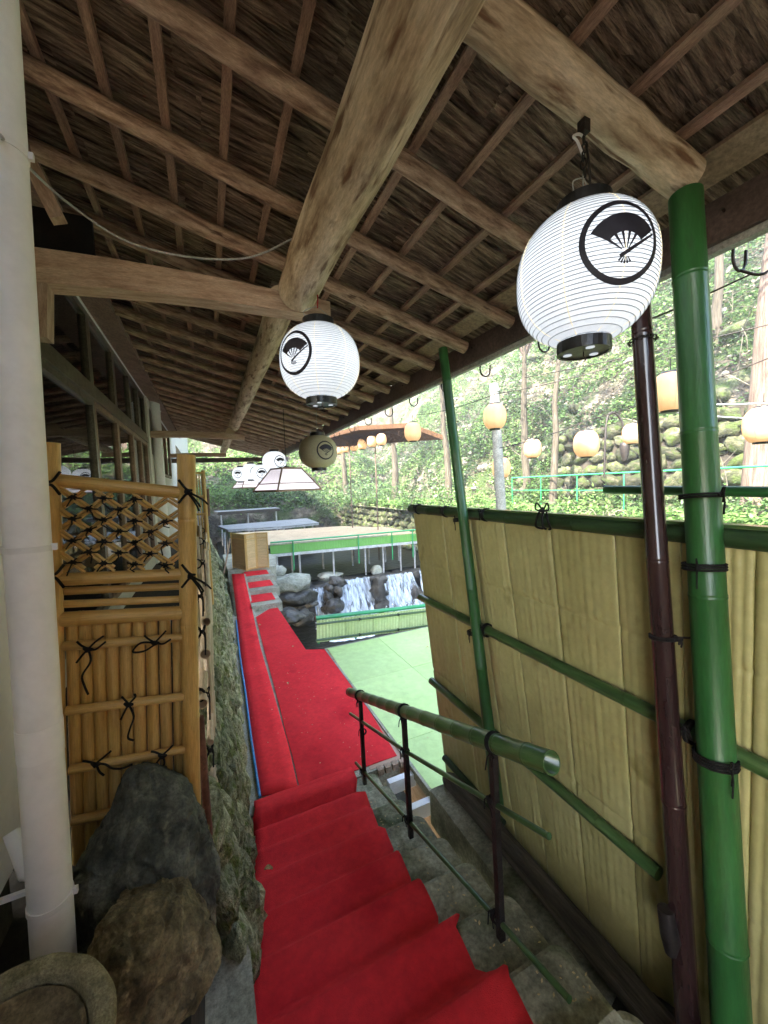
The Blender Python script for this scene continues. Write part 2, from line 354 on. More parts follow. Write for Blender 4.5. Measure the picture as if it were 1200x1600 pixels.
def knot(parent, p, axis, r, tail=.06, name='cord_knot', side=None, wraps=2):
    """black cord wound round a member at p (axis = the member's direction) with a knot and two loose tails"""
    p, d = V(p), V(axis).normalized(); u, w = perp(d); mb = MB(); cr = .0042
    for q in range(wraps):
        c = p + d * (q - (wraps - 1) / 2) * cr * 2.2
        mb.tube([c + (u * math.cos(a) + w * math.sin(a)) * (r + cr * .6) for a in [2 * math.pi * k / 14 for k in range(14)]], cr, 5, closed=True)
    sd_ = (V(side) if side else -p).normalized(); sd_ = (sd_ - d * sd_.dot(d)).normalized(); k0 = p + sd_ * (r + cr)
    mb.tube([k0 - d * .008, k0 - d * .004 + sd_ * .002, k0 + d * .004 + sd_ * .002, k0 + d * .008], [cr * .6, cr * 2, cr * 2, cr * .6], 6)
    for q in (-1, 1):
        s2 = d * q * U(.2, .5) * tail
        mb.tube(smooth_path([k0, k0 + sd_ * .014 + s2 * .5 + V((0, 0, -.1 * tail)), k0 + sd_ * .012 + s2 + V((0, 0, -tail * U(.5, 1.1)))], 4), cr * .75, 5)
    # a small bow loop
    mb.tube([k0 + sd_ * (.010 + .006 * math.sin(a)) + d * .5 * tail * (1 - math.cos(a)) * .4 + V((0, 0, .012 * math.sin(a))) for a in [2 * math.pi * k / 10 for k in range(10)]], cr * .7, 5, closed=True)
    return mb.build(name, m_cord, parent, kind='part') if False else mb.build(name, m_cord, parent)
def rock_mb(c, rx, ry, rz, seed, n=14, amp=.28, fr=1.6, flat=0):
    mb = MB(); c = V(c); off = V((seed * 7.3, seed * 3.1, seed * 5.7))
    def fn(u, v):
        a, b = 2 * math.pi * u, math.pi * (v - .5); d = V((math.cos(a) * math.cos(b), math.sin(a) * math.cos(b), math.sin(b)))
        k = 1 + amp * noise.noise(d * fr + off) * 1.6 + amp * .45 * noise.noise(d * fr * 3 + off) + (amp * .3 * noise.noise(d * fr * 8 + off) if n > 17 else 0)
        # facets: pull towards a few planes
        for q in range(5):
            nn = V((noise.noise(off + V((q, 0, 0)) * 1.7), noise.noise(off + V((0, q, 0)) * 1.7 + V((9, 0, 0))), noise.noise(off + V((0, 0, q)) * 1.7))).normalized()
            t = d.dot(nn)
            if t * k > .78: k = .78 / t
        return c + V((d.x * rx, d.y * ry, d.z * rz)) * k
    mb.grid(fn, n, n // 2 + 1); return mb

# ================================================================ THE SETTING
hash_ = lambda x, y: noise.noise(V((x, y, 3.3)))
def hill_z(x, y):
    # far bank terrace, then the steep hillside behind it; the head of the valley closes behind the platforms
    t = x - 13.2 + .7 * noise.noise(V((y * .23, 1, 2)))
    right = -1.35 + max(0, t) * 1.12 + (0 if t < 0 else .9 * min(1, t / 2))
    back = -3.6 + max(0, y - 28) * .62 + 1.6 if y > 28 else -9
    z = max(right if x > 9.3 else -9, back)
    a = min(1, max(0, (z + 1.2) / 1.5))
    z += (.9 * noise.noise(V((x * .22, y * .22, 0))) + .45 * noise.noise(V((x * .7, y * .7, 4))) + .22 * noise.noise(V((x * 1.9, y * 1.9, 8)))) * a
    z += .06 * noise.noise(V((x * 2, y * 2, 1)))
    return z
mb = MB(); x0, x1, y0, y1 = -12, 46, -14, 74; NX, NY = 150, 210
def hx(u): return x0 + (x1 - x0) * u
mb.grid(lambda u, v: (hx(u), y0 + (y1 - y0) * v, max(-5.6, hill_z(hx(u), y0 + (y1 - y0) * v))), NX, NY)
mb.build('hillside', m_hill, kind='structure')
MB().slab([(.3, -4), (9.4, -4), (9.4, 13.6), (.3, 13.6)], -5.4, -5.0).build('lower_stream_bed', m_bed, kind='structure')
mb = MB(); mb.grid(lambda u, v: (.3 + 9.2 * u, 13.75 + 14.6 * v, -3.55 + .22 * noise.noise(V((u * 14, v * 22, 5)))), 40, 60); mb.build('upper_stream_bed', m_bed, kind='structure')
MB().box(.3, 9.4, -4, 13.7, -4.62, -4.60).build('lower_stream_water', m_water, kind='structure')
MB().box(.3, 9.4, 13.9, 28.4, -3.42, -3.40).build('upper_stream_water', m_water, kind='structure')
# near side terrace beside the building, behind the stone wall
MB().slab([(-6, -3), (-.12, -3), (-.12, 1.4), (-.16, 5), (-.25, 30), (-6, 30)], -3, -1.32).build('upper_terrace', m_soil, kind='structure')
MB().slab([(-.4, -3), (1.15, -3), (1.15, .78), (-.4, .78)], -2.4, -1.805).build('landing_ground', m_conc, kind='structure')
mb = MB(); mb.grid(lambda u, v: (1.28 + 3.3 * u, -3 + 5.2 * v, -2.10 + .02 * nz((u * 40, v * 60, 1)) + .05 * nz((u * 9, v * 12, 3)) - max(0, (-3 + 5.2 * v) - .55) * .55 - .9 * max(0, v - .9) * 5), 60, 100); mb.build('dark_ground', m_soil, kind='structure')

# ---------------------------------------------------------------- far bank: terrace edge wall and hillside stonework
def stone_wall(name, label, p0, p1, z0, z1, lean, size, mat, n_, seed, depth=.22):
    """rubble wall along p0-p1; each stone a part set in a rough core"""
    random.seed(seed); p0, p1 = V((*p0, 0)), V((*p1, 0)); d = (p1 - p0); L = d.length; d /= L; nrm = V((d.y, -d.x, 0)) * n_
    t = thing(name, label, 'stone wall', (p0.x, p0.y, z0))
    core = MB(); core.grid(lambda u, v: p0 + d * L * u - nrm * (lean * v) + V((0, 0, z0 + (z1 - z0) * v)) - nrm * .02 + nrm * .05 * nz((u * L * 3, v * 4, seed)), max(6, int(L * 4)), 8)
    tt = p0 - nrm * (lean + .3)
    core.obox(p0 + d * L / 2 - nrm * (lean + .32) + V((0, 0, (z0 + z1) / 2)), d * L / 2, nrm * .30, V((0, 0, (z1 - z0) / 2 - .02)))
    core.build('wall_core', m_soil if mat is not m_wet else m_wet, t)
    protos = []
    rows = max(1, int((z1 - z0) / (size * .72)));
    for j in range(rows):
        x = U(0, size * .4)
        while x < L:
            w = size * U(.7, 1.35); v = (j + .5) / rows
            c = p0 + d * (x + w / 2) - nrm * (lean * v) + V((0, 0, z0 + (z1 - z0) * v + U(-.04, .04)))
            if len(protos) < 9:
                o = rock_mb((0, 0, 0), .5, .5, .5, seed + len(protos) * 3.3, 14, .38, 2.1).build('stone', mat, t, local=True); protos.append(o)
            else: o = random.choice(protos).copy(); C.objects.link(o)
            o.location = c - parent_loc(t)
            o.scale = (w * U(.95, 1.35), depth * U(1.1, 2.0), size * .72 * U(.8, 1.5)); o.rotation_euler = (U(-.5, .5), U(-.6, .6), math.atan2(d.y, d.x) + U(-.15, .15))
            x += w * .93
    return t
stone_wall('bank_wall', 'dark rubble stone wall holding the far bank beyond the tan platform', (9.45, 14.0), (9.3, 28.2), -3.5, -1.15, .35, .5, m_mstone, -1, 21, .3)
stone_wall('head_wall', 'low rubble stone wall closing the stream at the head of the valley', (1.0, 28.3), (9.2, 28.3), -3.5, -1.9, .2, .6, m_mstone, 1, 22, .3)
stone_wall('cliff_wall', 'mossy stone wall at the foot of the hillside behind the green pipe railing', (13.3, 3.0), (13.1, 11.5), -1.3, 1.9, .5, .62, m_mstone, -1, 23, .30)
stone_wall('near_bank_wall', 'rubble stone wall under the terrace edge right of the lower stream', (9.45, 2.0), (9.45, 13.4), -5.0, -1.35, .3, .7, m_mstone, -1, 24, .4)

# ---------------------------------------------------------------- waterfall ledge
random.seed(31)
led = thing('rock_ledge', 'dark wet rock ledge the stream falls over below the tan platform', 'rock ledge', (5, 13.6, -4.6))
mb = MB(); mb.grid(lambda u, v: (.5 + 9 * u, 13.25 - .35 * (1 - v) + .5 * nz((u * 9, v * 3, 1)) + .15 * nz((u * 30, v * 10, 1)), -4.75 + 1.3 * v + .12 * nz((u * 12, v, 7))), 70, 14)
mb.grid(lambda u, v: (.5 + 9 * u, 13.25 + .5 * nz((u * 9, 3, 1)) + .15 * nz((u * 30, 10, 1)) + v * .9, -3.45 + .12 * nz((u * 12, 1, 7)) * (1 - v) - .1 * v), 70, 5)
mb.build('rock_face', m_wet, led)
for i in range(34):
    px = random.choice((U(512, 530), U(584, 600), U(512, 530), U(646, 656), U(470, 490))); p = at(px, U(905, 955), Y=12.7 - U(0, .4)); p.z = max(-4.7, p.z)
    rock_mb(p, U(.14, .30), U(.14, .3), U(.12, .26), i * 1.3, 14, .4).build('rock', m_wet, led, loc=p)
def fall(label, x0_, x1_, zt, seed):
    def fn(u, v):
        x = x0_ + (x1_ - x0_) * u; spread = 1 + .25 * v
        x = (x0_ + x1_) / 2 + (x - (x0_ + x1_) / 2) * spread
        return (x + .05 * nz((u * 9, v * 3, seed)), 12.95 - .75 * (v ** 1.2) + .12 * nz((u * 8, v * 3, seed + 2)), zt - (zt + 4.62) * v ** 1.25 + .06 * nz((u * 20, v * 5, seed)))
    mb = MB(); mb.grid(fn, 40, 26); mb.grid(lambda u, v: tuple(V(fn(u, v)) + V((0.04, .10, 0))), 30, 20)
    tag(mb.build('waterfall', m_fall), label, 'waterfall', 'white falls over the rock ledge')
xa = lambda px: at(px, 930, Y=12.9).x
fall('narrow white fall at the left end of the rock ledge', xa(490), xa(512), -3.5, 1)
fall('broad white fall in the middle of the rock ledge', xa(530), xa(582), -3.35, 2)
fall('widest white fall right of the broad one, next to the beige fence', xa(600), xa(645), -3.4, 3)
fall('sliver of white fall right against the beige fence edge', xa(656), xa(690), -3.4, 4)
mb = MB(); random.seed(5)
for i in range(150):
    p = at(U(495, 690), 955, Y=U(10.8, 12.3)); p.z = -4.59; p.x = U(3.2, 8)
    mb.lathe([(.22, 0), (.2, .02), (.12, .04), (.02, .05)], 7, p, cap=False)
for k in range(0): pass
MFO = MT('foam', [(.6, .66, .7), (.75, .8, .84)], 9, .6, .4)
for i in range(420):
    p = at(random.choice((U(492, 512), U(530, 588), U(600, 655))), 950, Y=12.25 - U(0, .35)); z = -4.55 + abs(random.gauss(0, .12)); r = U(.008, .03)
    mb.lathe([(.0, -r), (r, 0), (.0, r)], 5, (p.x, p.y, z), cap=False)
mb.build('foam', MFO, kind='stuff', label='white foam churning at the foot of the falls', category='foam')

def boulder(label, p, rx, ry, rz, mat, seed, amp=.25, n=26, cat='boulder', fr=1.5):
    o = rock_mb(p, rx, ry, rz, seed, n, amp, fr).build('boulder', mat, loc=p); return tag(o, label, cat)
boulder('large pale flat-topped boulder left of the narrow fall', at(453, 912, Y=11.6), .75, .5, .32, m_pale, 3)
boulder('dark boulder under the pale flat-topped one', at(462, 935, Y=11.2), .62, .5, .24, m_wet, 4)
boulder('pale boulder between the narrow fall and the broad fall, upstream', at(515, 902, Y=14.2), .5, .4, .22, m_pale, 5)
boulder('small pale stone upright above the gap between two falls', at(588, 893, Y=14.0), .26, .2, .3, m_pale, 6)
boulder('grey boulder beside the concrete landing', at(432, 897, Y=12.4), .3, .5, .3, m_pale, 7)
boulder('dark wet boulder between the broad and the widest fall', at(592, 922, Y=12.3), .24, .25, .5, m_wet, 8)
boulder('dark wet boulder at the foot of the narrow fall', at(521, 948, Y=11.9), .26, .3, .25, m_wet, 9)
boulder('low dark boulder by the walkway edge', at(452, 962, Y=10.4), .40, .5, .18, m_wet, 10)
boulder('low brown boulder in the shallow stream left of the narrow fall', at(470, 965, Y=10.6), .4, .4, .2, m_wet, 12)

# ---------------------------------------------------------------- wooden platforms over the stream
def platform(name, label, poly, z, top, side, th=.12, inset=.0):
    t = thing(name, label, 'platform', (poly[0][0], poly[0][1], z - th))
    MB().slab(poly, z - .02, z).build('platform_top', top, t); cx = sum(p[0] for p in poly) / len(poly); cy = sum(p[1] for p in poly) / len(poly)
    q = [(cx + (p[0] - cx) * .985, cy + (p[1] - cy) * .985) for p in poly]
    MB().slab(q, z - th, z - .022).build('platform_frame', side, t); return t
tp = platform('tan_platform', 'tan matted dining platform over the stream with a green rail', [(1.9, 14.15), (7.7, 13.75), (7.7, 16.5), (6.1, 18.7), (.85, 19.4), (1.0, 15.0)], -2.0, m_tan, m_steel)
A, B = V((1.87, 14.1, -2.0)), V((7.64, 13.7, -2.0)); dAB = B - A
MB().beam(A + V((0, -.03, -.16)), B + V((0, -.03, -.16)), .03, .30).build('skirt_board', m_gside, tp)
mb = MB()
for k in range(58):
    c = A.lerp(B, (k + .5) / 58) + V((0, -.055, -.15)); mb.obox(c, dAB.normalized() * .03, (0, .008, 0), (0, 0, .12))
mb.build('skirt_slat', m_gside, tp, kind='stuff')
MB().beam(A + V((0, 0, .03)), A.lerp(B, .78) + V((0, 0, .03)), .05, .05).build('edge_board', m_conl, tp)
MB().beam(A + V((0, -.1, -.36)), B + V((.3, -.1, -.36)), .09, .09).build('joist', m_steel, tp)
MB().beam(A + V((0, .6, -.30)), B + V((.3, .6, -.30)), .09, .09).build('joist', m_steel, tp)
MB().tube([A + V((0, -.15, .12)), B + V((0, -.15, .16))], .03, 8).build('hand_rail', m_grail, tp)
for f_ in (.135, .56, .80, .955):
    p = A.lerp(B, f_); MB().tube([p + V((0, -.15, .13)), p + V((0, -.15, -.95))], .025, 8).build('rail_post', m_grail, tp)
for f_ in (.04, .18, .4, .62, .75, .88, .99):
    for dy in (.1, 1.6):
        p = A.lerp(B, f_); MB().tube([p + V((0, dy, -.4)), p + V((0, dy, -1.5))], .04, 8).build('leg', m_steel, tp)
gp = platform('grey_platform', 'flat grey platform behind the tan one', [(.35, 23.6), (5.7, 24.8), (5.5, 20.9), (3.4, 20.3), (.75, 20.8)], -1.95, m_greym, m_steel)
for x, y in ((.6, 21), (2, 20.9), (3.5, 20.7), (5.2, 21.3), (5.4, 24.2), (.8, 23)): MB().tube([(x, y, -2.1), (x, y, -3.5)], .05, 8).build('leg', m_steel, gp)
gq = platform('distant_platform', 'thin dark-edged platform far upstream below the green bushes', [(.2, 26.8), (4.2, 27.6), (4.2, 25.8), (.4, 25.2)], -1.25, m_greym, m_soil, .2)
for x, y in ((.6, 25.6), (2.2, 26), (4.0, 26.2)): MB().tube([(x, y, -1.4), (x, y, -3.5)], .05, 8).build('leg', m_steel, gq)

# ---------------------------------------------------------------- green deck and its low fence
dk = thing('green_deck', 'pale green dining deck between the red walkway and the beige fence', 'deck', (1.6, 2.6, -2.75))
xs = [1.575, 2.49, 3.40, 4.31]; ys = [2.45, 3.35, 4.70, 5.92]
for i in range(3):
    for j in range(3):
        MB().box(xs[i] + .002, xs[i + 1] - .002, ys[j] + .002, ys[j + 1] - .002, -2.63, -2.60 + .001 * ((i + j) % 2)).build('deck_panel', m_gdeck, dk)
MB().box(1.545, 1.572, 2.45, 5.92, -2.68, -2.594).build('edge_strip', m_conl, dk)
MB().box(1.56, 4.3, 5.925, 5.95, -2.70, -2.60).build('back_edge', m_conl, dk)
for y in (2.62, 2.95, 3.6, 4.4, 5.2): MB().box(1.30, 4.3, y, y + .06, -2.75, -2.635).build('joist', m_white, dk)
MB().box(1.565, 1.61, 2.45, 5.9, -3.0, -2.70).build('side_beam', m_beam, dk)
for x, y in ((1.7, 2.7), (1.7, 4.3), (1.7, 5.7), (3, 5.7), (4.2, 5.7)): MB().tube([(x, y, -2.64), (x, y, -5)], .05, 8).build('leg', m_steel, dk)
lf = thing('deck_fence', 'low yellow-green bamboo sheet fence with a green rail along the back of the deck', 'fence', (1.5, 6.2, -2.6))
FY = 6.22; a0 = at(495, 970, Y=FY); a1 = at(495, 1004, Y=FY); b0 = at(668, 950, Y=FY); b1 = at(668, 981, Y=FY)
def LFp(f_, g_): return (a0.lerp(b0, f_)).lerp(a1.lerp(b1, f_), g_)
for k in range(6):
    f0, f1 = k * .24, k * .24 + .237; mb = MB()
    def fn(u, v, f0=f0, f1=f1): q = LFp(f0 + (f1 - f0) * u, v); q.y += .008 * abs(math.sin(u * math.pi * 9)) - (.008); return q
    mb.grid(lambda u, v: fn(u, 1 - v), 36, 3, False); mb.grid(lambda u, v: fn(u, v) + V((0, .02, 0)), 2, 1, False); mb.build('bamboo_sheet', m_ylw, lf)
for g_ in (.13, .86): MB().culm(LFp(-.01, g_) + V((0, -.03, 0)), LFp(1.42, g_) + V((0, -.03, 0)), .018, 8, .3).build('batten_cane', m_gbam, lf)
MB().culm(LFp(-.01, -.13), LFp(1.42, -.13), .035, 10, .5).build('top_rail', m_grail, lf)
for f_ in (.02, .33, .68, 1.0): MB().tube([LFp(f_, -.1) + V((0, .04, 0)), LFp(f_, 1.1) + V((0, .04, 0))], .02, 8).build('post', m_grail, lf)
for f_, g_ in ((.35, .13), (.7, .13), (.35, .86), (.7, .86)): knot(lf, LFp(f_, g_) + V((0, -.03, 0)), (1, 0, 0), .02, .05)

# ---------------------------------------------------------------- walkway, landing, steps with red carpet
wk = thing('walkway_slab', 'mossy concrete walkway along the stone wall under the red runners', 'walkway', (.7, 6, -3))
MB().slab([(.05, 3.13), (1.49, 3.13), (1.56, 5.86), (1.26, 6.06), (1.2, 9.0), (.30, 12.9), (.15, 8)], -2.85, -2.612).build('slab', m_conl, wk)
MB().slab([(1.2, 3.15), (1.5, 3.15), (1.56, 3.22), (1.56, 5.86), (1.27, 6.03), (1.23, 5.9)], -2.84, -2.608).build('board_edge', m_beam, wk)
for i in range(4): MB().box(1.26 + i * .075, 1.26 + i * .075 + .055, 3.10, 3.16, -2.66, -2.604).build('board', m_plank, wk)
for y in (3.6, 5.0, 6.6, 8.2): MB().tube([(1.1, y, -2.85), (1.1, y, -5)], .06, 8).build('leg', m_steel, wk)
# steps down: each a concrete block
NO = [.79, 1.08, 1.38, 1.68, 1.96, 2.26, 2.55, 2.83, 3.12]; TZ = [-1.8, -1.9, -2.0, -2.1, -2.2, -2.3, -2.4, -2.5, -2.6]
XR = [1.22, 1.23, 1.24, 1.225, 1.23, 1.235, 1.23, 1.24, 1.24]
stt = thing('concrete_stairs', 'mossy concrete steps going down beside the red carpet', 'stairs', (.7, 2, -2.9))
random.seed(11)
for k in range(9):
    yb = (NO[k - 1] if k else -1.2) - .04; yf = NO[k]; zt = TZ[k] - .006; xr = XR[k]; mb = MB(); rad = .035
    out = [(-.02, yb), (xr, yb)] + [(xr - .06 + .06 * math.cos(a), yf - .06 + .06 * math.sin(a)) for a in [math.pi / 2 * q / 5 for q in range(6)]] + [(-.02, yf)]
    n = len(out); cx, cy = .6, (yb + yf) / 2; b = len(mb.v)
    for sc_, z in ((1, zt - (.35 if k < 8 else .14)), (1, zt - rad), (1 - .012, zt - rad * .3), (1 - .035, zt)):
        for x, y in out:
            f_ = 1 if sc_ == 1 else None
            dx = (1 - sc_) * 1.0
            X2 = x - dx * (1 if x > 1 else 0) + .006 * nz((x * 9, y * 9, k)); Y2 = (y - dx * .9 if y > yf - .07 else y) + .004 * nz((x * 12, y * 9, k + 5))
            mb.v.append(V((X2, Y2, z + .004 * nz((x * 8, y * 8, k)))))
    for i in range(3):
        for q in range(n): r_ = (q + 1) % n; mb.face((b + i * n + q, b + i * n + r_, b + (i + 1) * n + r_, b + (i + 1) * n + q), None, False)
    mb.face(tuple(b + 3 * n + q for q in range(n)))
    mb.build('step', m_conc, stt)
# carpets
RX = {0: 1.0, 1: .948, 2: .934, 3: .895, 4: .904, 5: .911, 6: .941, 7: .962, 8: 1.018}
prof = []
for k in range(8):
    y = NO[k]; z = TZ[k]; zn = TZ[k + 1]; yp = NO[k - 1] if k else -.9
    xr0, xr1 = RX[k], RX[k + 1]
    for t in (0.34, .5, .7, .88): prof.append((yp + (y - yp) * t, z + .004 * math.sin(t * 9 + k), (xr1 if k else xr0) - .03 * (1 - t)))
    for a in (20, 50, 80): aa = math.radians(a); prof.append((y - .02 + .034 * math.sin(aa), z - .028 + .032 * math.cos(aa), xr0 - (a / 80) ** 3 * .022))
    prof.append((y + .03, z - .048, xr0 - .028)); prof.append((y + .06, zn + .016, xr1 - .035 if k < 7 else xr0))
prof += [(2.95, -2.497, 1.0), (3.1, -2.52, 1.02), (3.16, -2.59, 1.03), (3.2, -2.598, 1.04), (3.24, -2.598, 1.045)]
prof = [p for p in prof if p[0] < 3.3]; prof.sort(key=lambda p: p[0])
def lx(y): # ragged left edge
    return .0 + .05 * (y > 1.75) + max(0, y - 1.9) * .11 + .012 * nz((y * 7, 2, 2)) + .012 * math.sin(y * 21)
mb = MB(); NU = 14; b = 0
for y, z, xr in prof:
    for i in range(NU + 1):
        u = i / NU; x = lx(y) + (xr - lx(y)) * u; yy = y + (-.055 + .0) * 0
        mb.v.append(V((x, yy, z + .008 + .003 * nz((x * 6, y * 6, 1)))))
for j in range(len(prof) - 1):
    for i in range(NU): a = j * (NU + 1) + i; mb.face((a, a + 1, a + NU + 2, a + NU + 1), None, True)
sc = mb.build('stair_carpet', m_red); tag(sc, 'red carpet draped down the concrete steps in the foreground', 'carpet')
so_ = sc.modifiers.new('thickness', 'SOLIDIFY'); so_.thickness = .007; so_.offset = 1
def runner(name, label, poly, z, th=.007):
    mb = MB(); mb.slab(poly, z - th, z); return tag(mb.build(name, m_red), label, 'carpet')
P = lambda px, py, z=-2.6: (lambda q: (q.x, q.y))(at(px, py, Z=z))
# wide runner on the walkway (right of the gap)
wr = [P(400, 964), P(431, 945), P(455, 981), P(478, 1015), P(512, 1014), P(566, 1092), P(620, 1180), P(600, 1187), (1.04, 3.2), (.9, 3.18), P(469, 1234), P(457, 1180), P(447, 1146), P(438, 1108), P(426, 1063), P(412.5, 1014)]
runner('walkway_carpet', 'wide red carpet on the walkway beside the green deck', wr, -2.6)
mb = MB()   # narrow strip, rising as a ramp to the concrete landing
lt = [(405, 1245), (393, 1160), (383, 1080), (375, 1010), (370, 962)]; rt = [(466, 1233), (452, 1170), (428, 1085), (407, 1012), (396, 962)]
rows = [(V((*P(*a), -2.594)), V((*P(*b_), -2.594))) for a, b_ in zip(lt, rt)]
rows.append((at(362, 897, Z=-2.17), at(381, 896, Z=-2.17)))
mb.grid(lambda u, v: None or (lambda k, f_: rows[k][0].lerp(rows[k][1], u).lerp(rows[min(k + 1, 5)][0].lerp(rows[min(k + 1, 5)][1], u), f_))(min(4, int(v * 5)), v * 5 - min(4, int(v * 5))), 3, 20)
o = tag(mb.build('narrow_carpet', m_red), 'narrow red runner against the stone wall, rising to the landing', 'carpet'); q = o.modifiers.new('thickness', 'SOLIDIFY'); q.thickness = .008
rp = MB(); r4, r5 = rows[4], rows[5]
rp.grid(lambda u, v: (r4[0].lerp(r5[0], v).lerp(r4[1].lerp(r5[1], v), u)) + V(((u - .5) * .08, 0, -.012)), 1, 4)
o = rp.build('ramp', m_conl); tag(o, 'narrow concrete ramp under the end of the narrow red runner', 'ramp'); q = o.modifiers.new('thickness', 'SOLIDIFY'); q.thickness = .25; q.offset = -1
mb = MB(); mb.tube([V((*P(x - 3, y), -2.59)) for x, y in ((409, 1247), (396, 1160), (386, 1080), (377, 1020), (372, 970))], .013, 6)
tag(mb.build('blue_hose', m_blue), 'blue hose along the wall side of the narrow red runner', 'hose')
# steps up at the far end
fs = thing('far_steps', 'three carpeted concrete steps going up to the landing by the bamboo screen', 'steps', (1, 9.5, -2.6))
for k, (yl, yr) in enumerate(((934, 946), (917, 928), (901, 910))):
    z = -2.6 + .11 * (k + 1)
    xl = [(393, 441), (388, 437), (384, 429)][k]
    y0_ = [8.55, 9.45, 10.35][k]; x0_ = at(xl[0], 940 - 18 * k, Y=y0_).x; x1_ = at(xl[1], 940 - 18 * k, Y=y0_).x
    MB().box(x0_, x1_, y0_, y0_ + 1.1, z - .2, z).build('step', m_conl, fs)
    tag(MB().box(x0_ + .02, x1_ - .1, y0_ + .28, y0_ + .9, z + .001, z + .010).build('step_carpet', m_red), ['red mat on the lowest far step', 'red mat on the middle far step', 'red mat on the highest far step'][k], 'carpet', 'red mats on the far steps')
MB().slab([(x, y) for x, y in ((.35, 11.25), (1.62, 11.15), (1.9, 13.1), (1.2, 14.2), (.3, 14.2))], -2.6, -2.18).build('landing_slab', m_conl, fs)
# folding bamboo screen
scn = thing('folding_screen', 'three-fold brown reed screen standing on the concrete landing', 'screen', (1, 12.3, -2.18))
pts = [(364, 888), (386, 893), (402, 889), (421, 888)]; pw = [at(a, b_, Z=-2.2) for a, b_ in pts]
for k in range(3):
    a_, b_ = pw[k], pw[k + 1]; b_ = V((b_.x, b_.y, -2.18)); a_ = V((a_.x, a_.y, -2.18)); H = V((0, 0, 1.0)); d = (b_ - a_).normalized()
    MB().obox((a_ + b_) / 2 + H * .5, (b_ - a_) * .48, perp(d)[1].cross(d) * 0 + d.cross(V((0, 0, 1))) * .008, H * .48).build('screen_panel', m_scr, scn)
    mb = MB()
    mb.beam(a_ + d * .02, a_ + d * .02 + H, .035, .035, (0, 1, 0)); mb.beam(b_ - d * .02, b_ - d * .02 + H, .035, .035, (0, 1, 0))
    for h in (.03, .85, .98): mb.beam(a_ + H * h, b_ + H * h, .03, .03)
    mb.build('screen_frame', m_bam, scn)
tag(MB().obox(at(355, 868, Y=11.3), (.02, .35, 0), (0.10, .0, .42), (.015, 0, -.004)).build('leaning_board', m_beam), 'brown wooden board leaning on the stone wall near the screen', 'board')

# dark void beside the steps: beam, curb and log under the fence
cb = thing('concrete_curb', 'long mossy concrete curb under the foot of the beige fence', 'curb', (1.55, 1.6, -2.5))
MB().obox((1.50, 1.55, -2.52), (0, .92, 0), (.07, 0, 0), (0, 0, .14)).build('curb_block', m_conc, cb)
lg = thing('fallen_log', 'brown weathered log lying along the foot of the beige fence', 'log', (1.55, 1.5, -2.3))
MB().tube(smooth_path([(1.60, 2.48, -2.36), (1.585, 2.3, -2.31), (1.58, 1.8, -2.29), (1.57, 1.2, -2.27), (1.55, .5, -2.25)], 4), [.045, .058] + [.064] * 15, 14).build('log', m_ftrunk, lg)

# ---------------------------------------------------------------- handrail of the steps
hr = thing('stair_handrail', 'green bamboo handrail on black square posts beside the steps', 'handrail', (1.05, 2, -2.2))
q0, q1 = at(546, 1081, X=1.05), at(862, 1192, X=1.06)
MB().culm(q0, q1, .036, 20, .17, r1=.041, hollow=True).build('top_rail', m_gbam, hr)
m0 = [at(x, y, X=1.05) for x, y in ((547, 1115), (572, 1141), (634, 1174), (700, 1210), (770, 1252))]
for a_, b_, hl in ((m0[0], m0[2], 0), (m0[2], at(858, 1307, X=1.05), 1)): MB().culm(a_, b_, .0125, 10, .22, hollow=bool(hl)).build('middle_cane', m_gbam, hr)
for a_, b_ in (((556, 1192), (700, 1350)), ((700, 1350), (890, 1562))): MB().culm(at(*a_, X=1.05), at(*b_, X=1.05), .0125, 10, .22).build('lower_cane', m_gbam, hr)
for (xt, yt), (xb, yb_), zb in (((563, 1095), (570, 1225), -2.55), ((631, 1120), (642, 1308), -2.29), ((770, 1165), (783, 1470), -2.03)):
    t_ = at(xt, yt, X=1.05); b_ = at(xb, yb_, X=1.05)
    MB().beam(b_, t_, .028, .028, (0, 1, 0)).build('post', m_iron, hr)
    d = (q1 - q0).normalized(); f_ = (t_.y - q0.y) / (q1.y - q0.y); pt = q0.lerp(q1, f_)
    knot(hr, pt, d, .040, .07, side=(-.6, -.6, -.5), wraps=3)
    for (yy, cane) in ((None, 'm'), (None, 'l')):
        pass
for x, y in ((568, 1143), (634, 1174), (770, 1252)): knot(hr, at(x, y, X=1.05), (0, -1, .4), .019, .08, wraps=3)
for x, y in ((568, 1206), (638, 1281), (775, 1432)): knot(hr, at(x, y, X=1.05), (0, -1, .4), .019, .08, wraps=3)

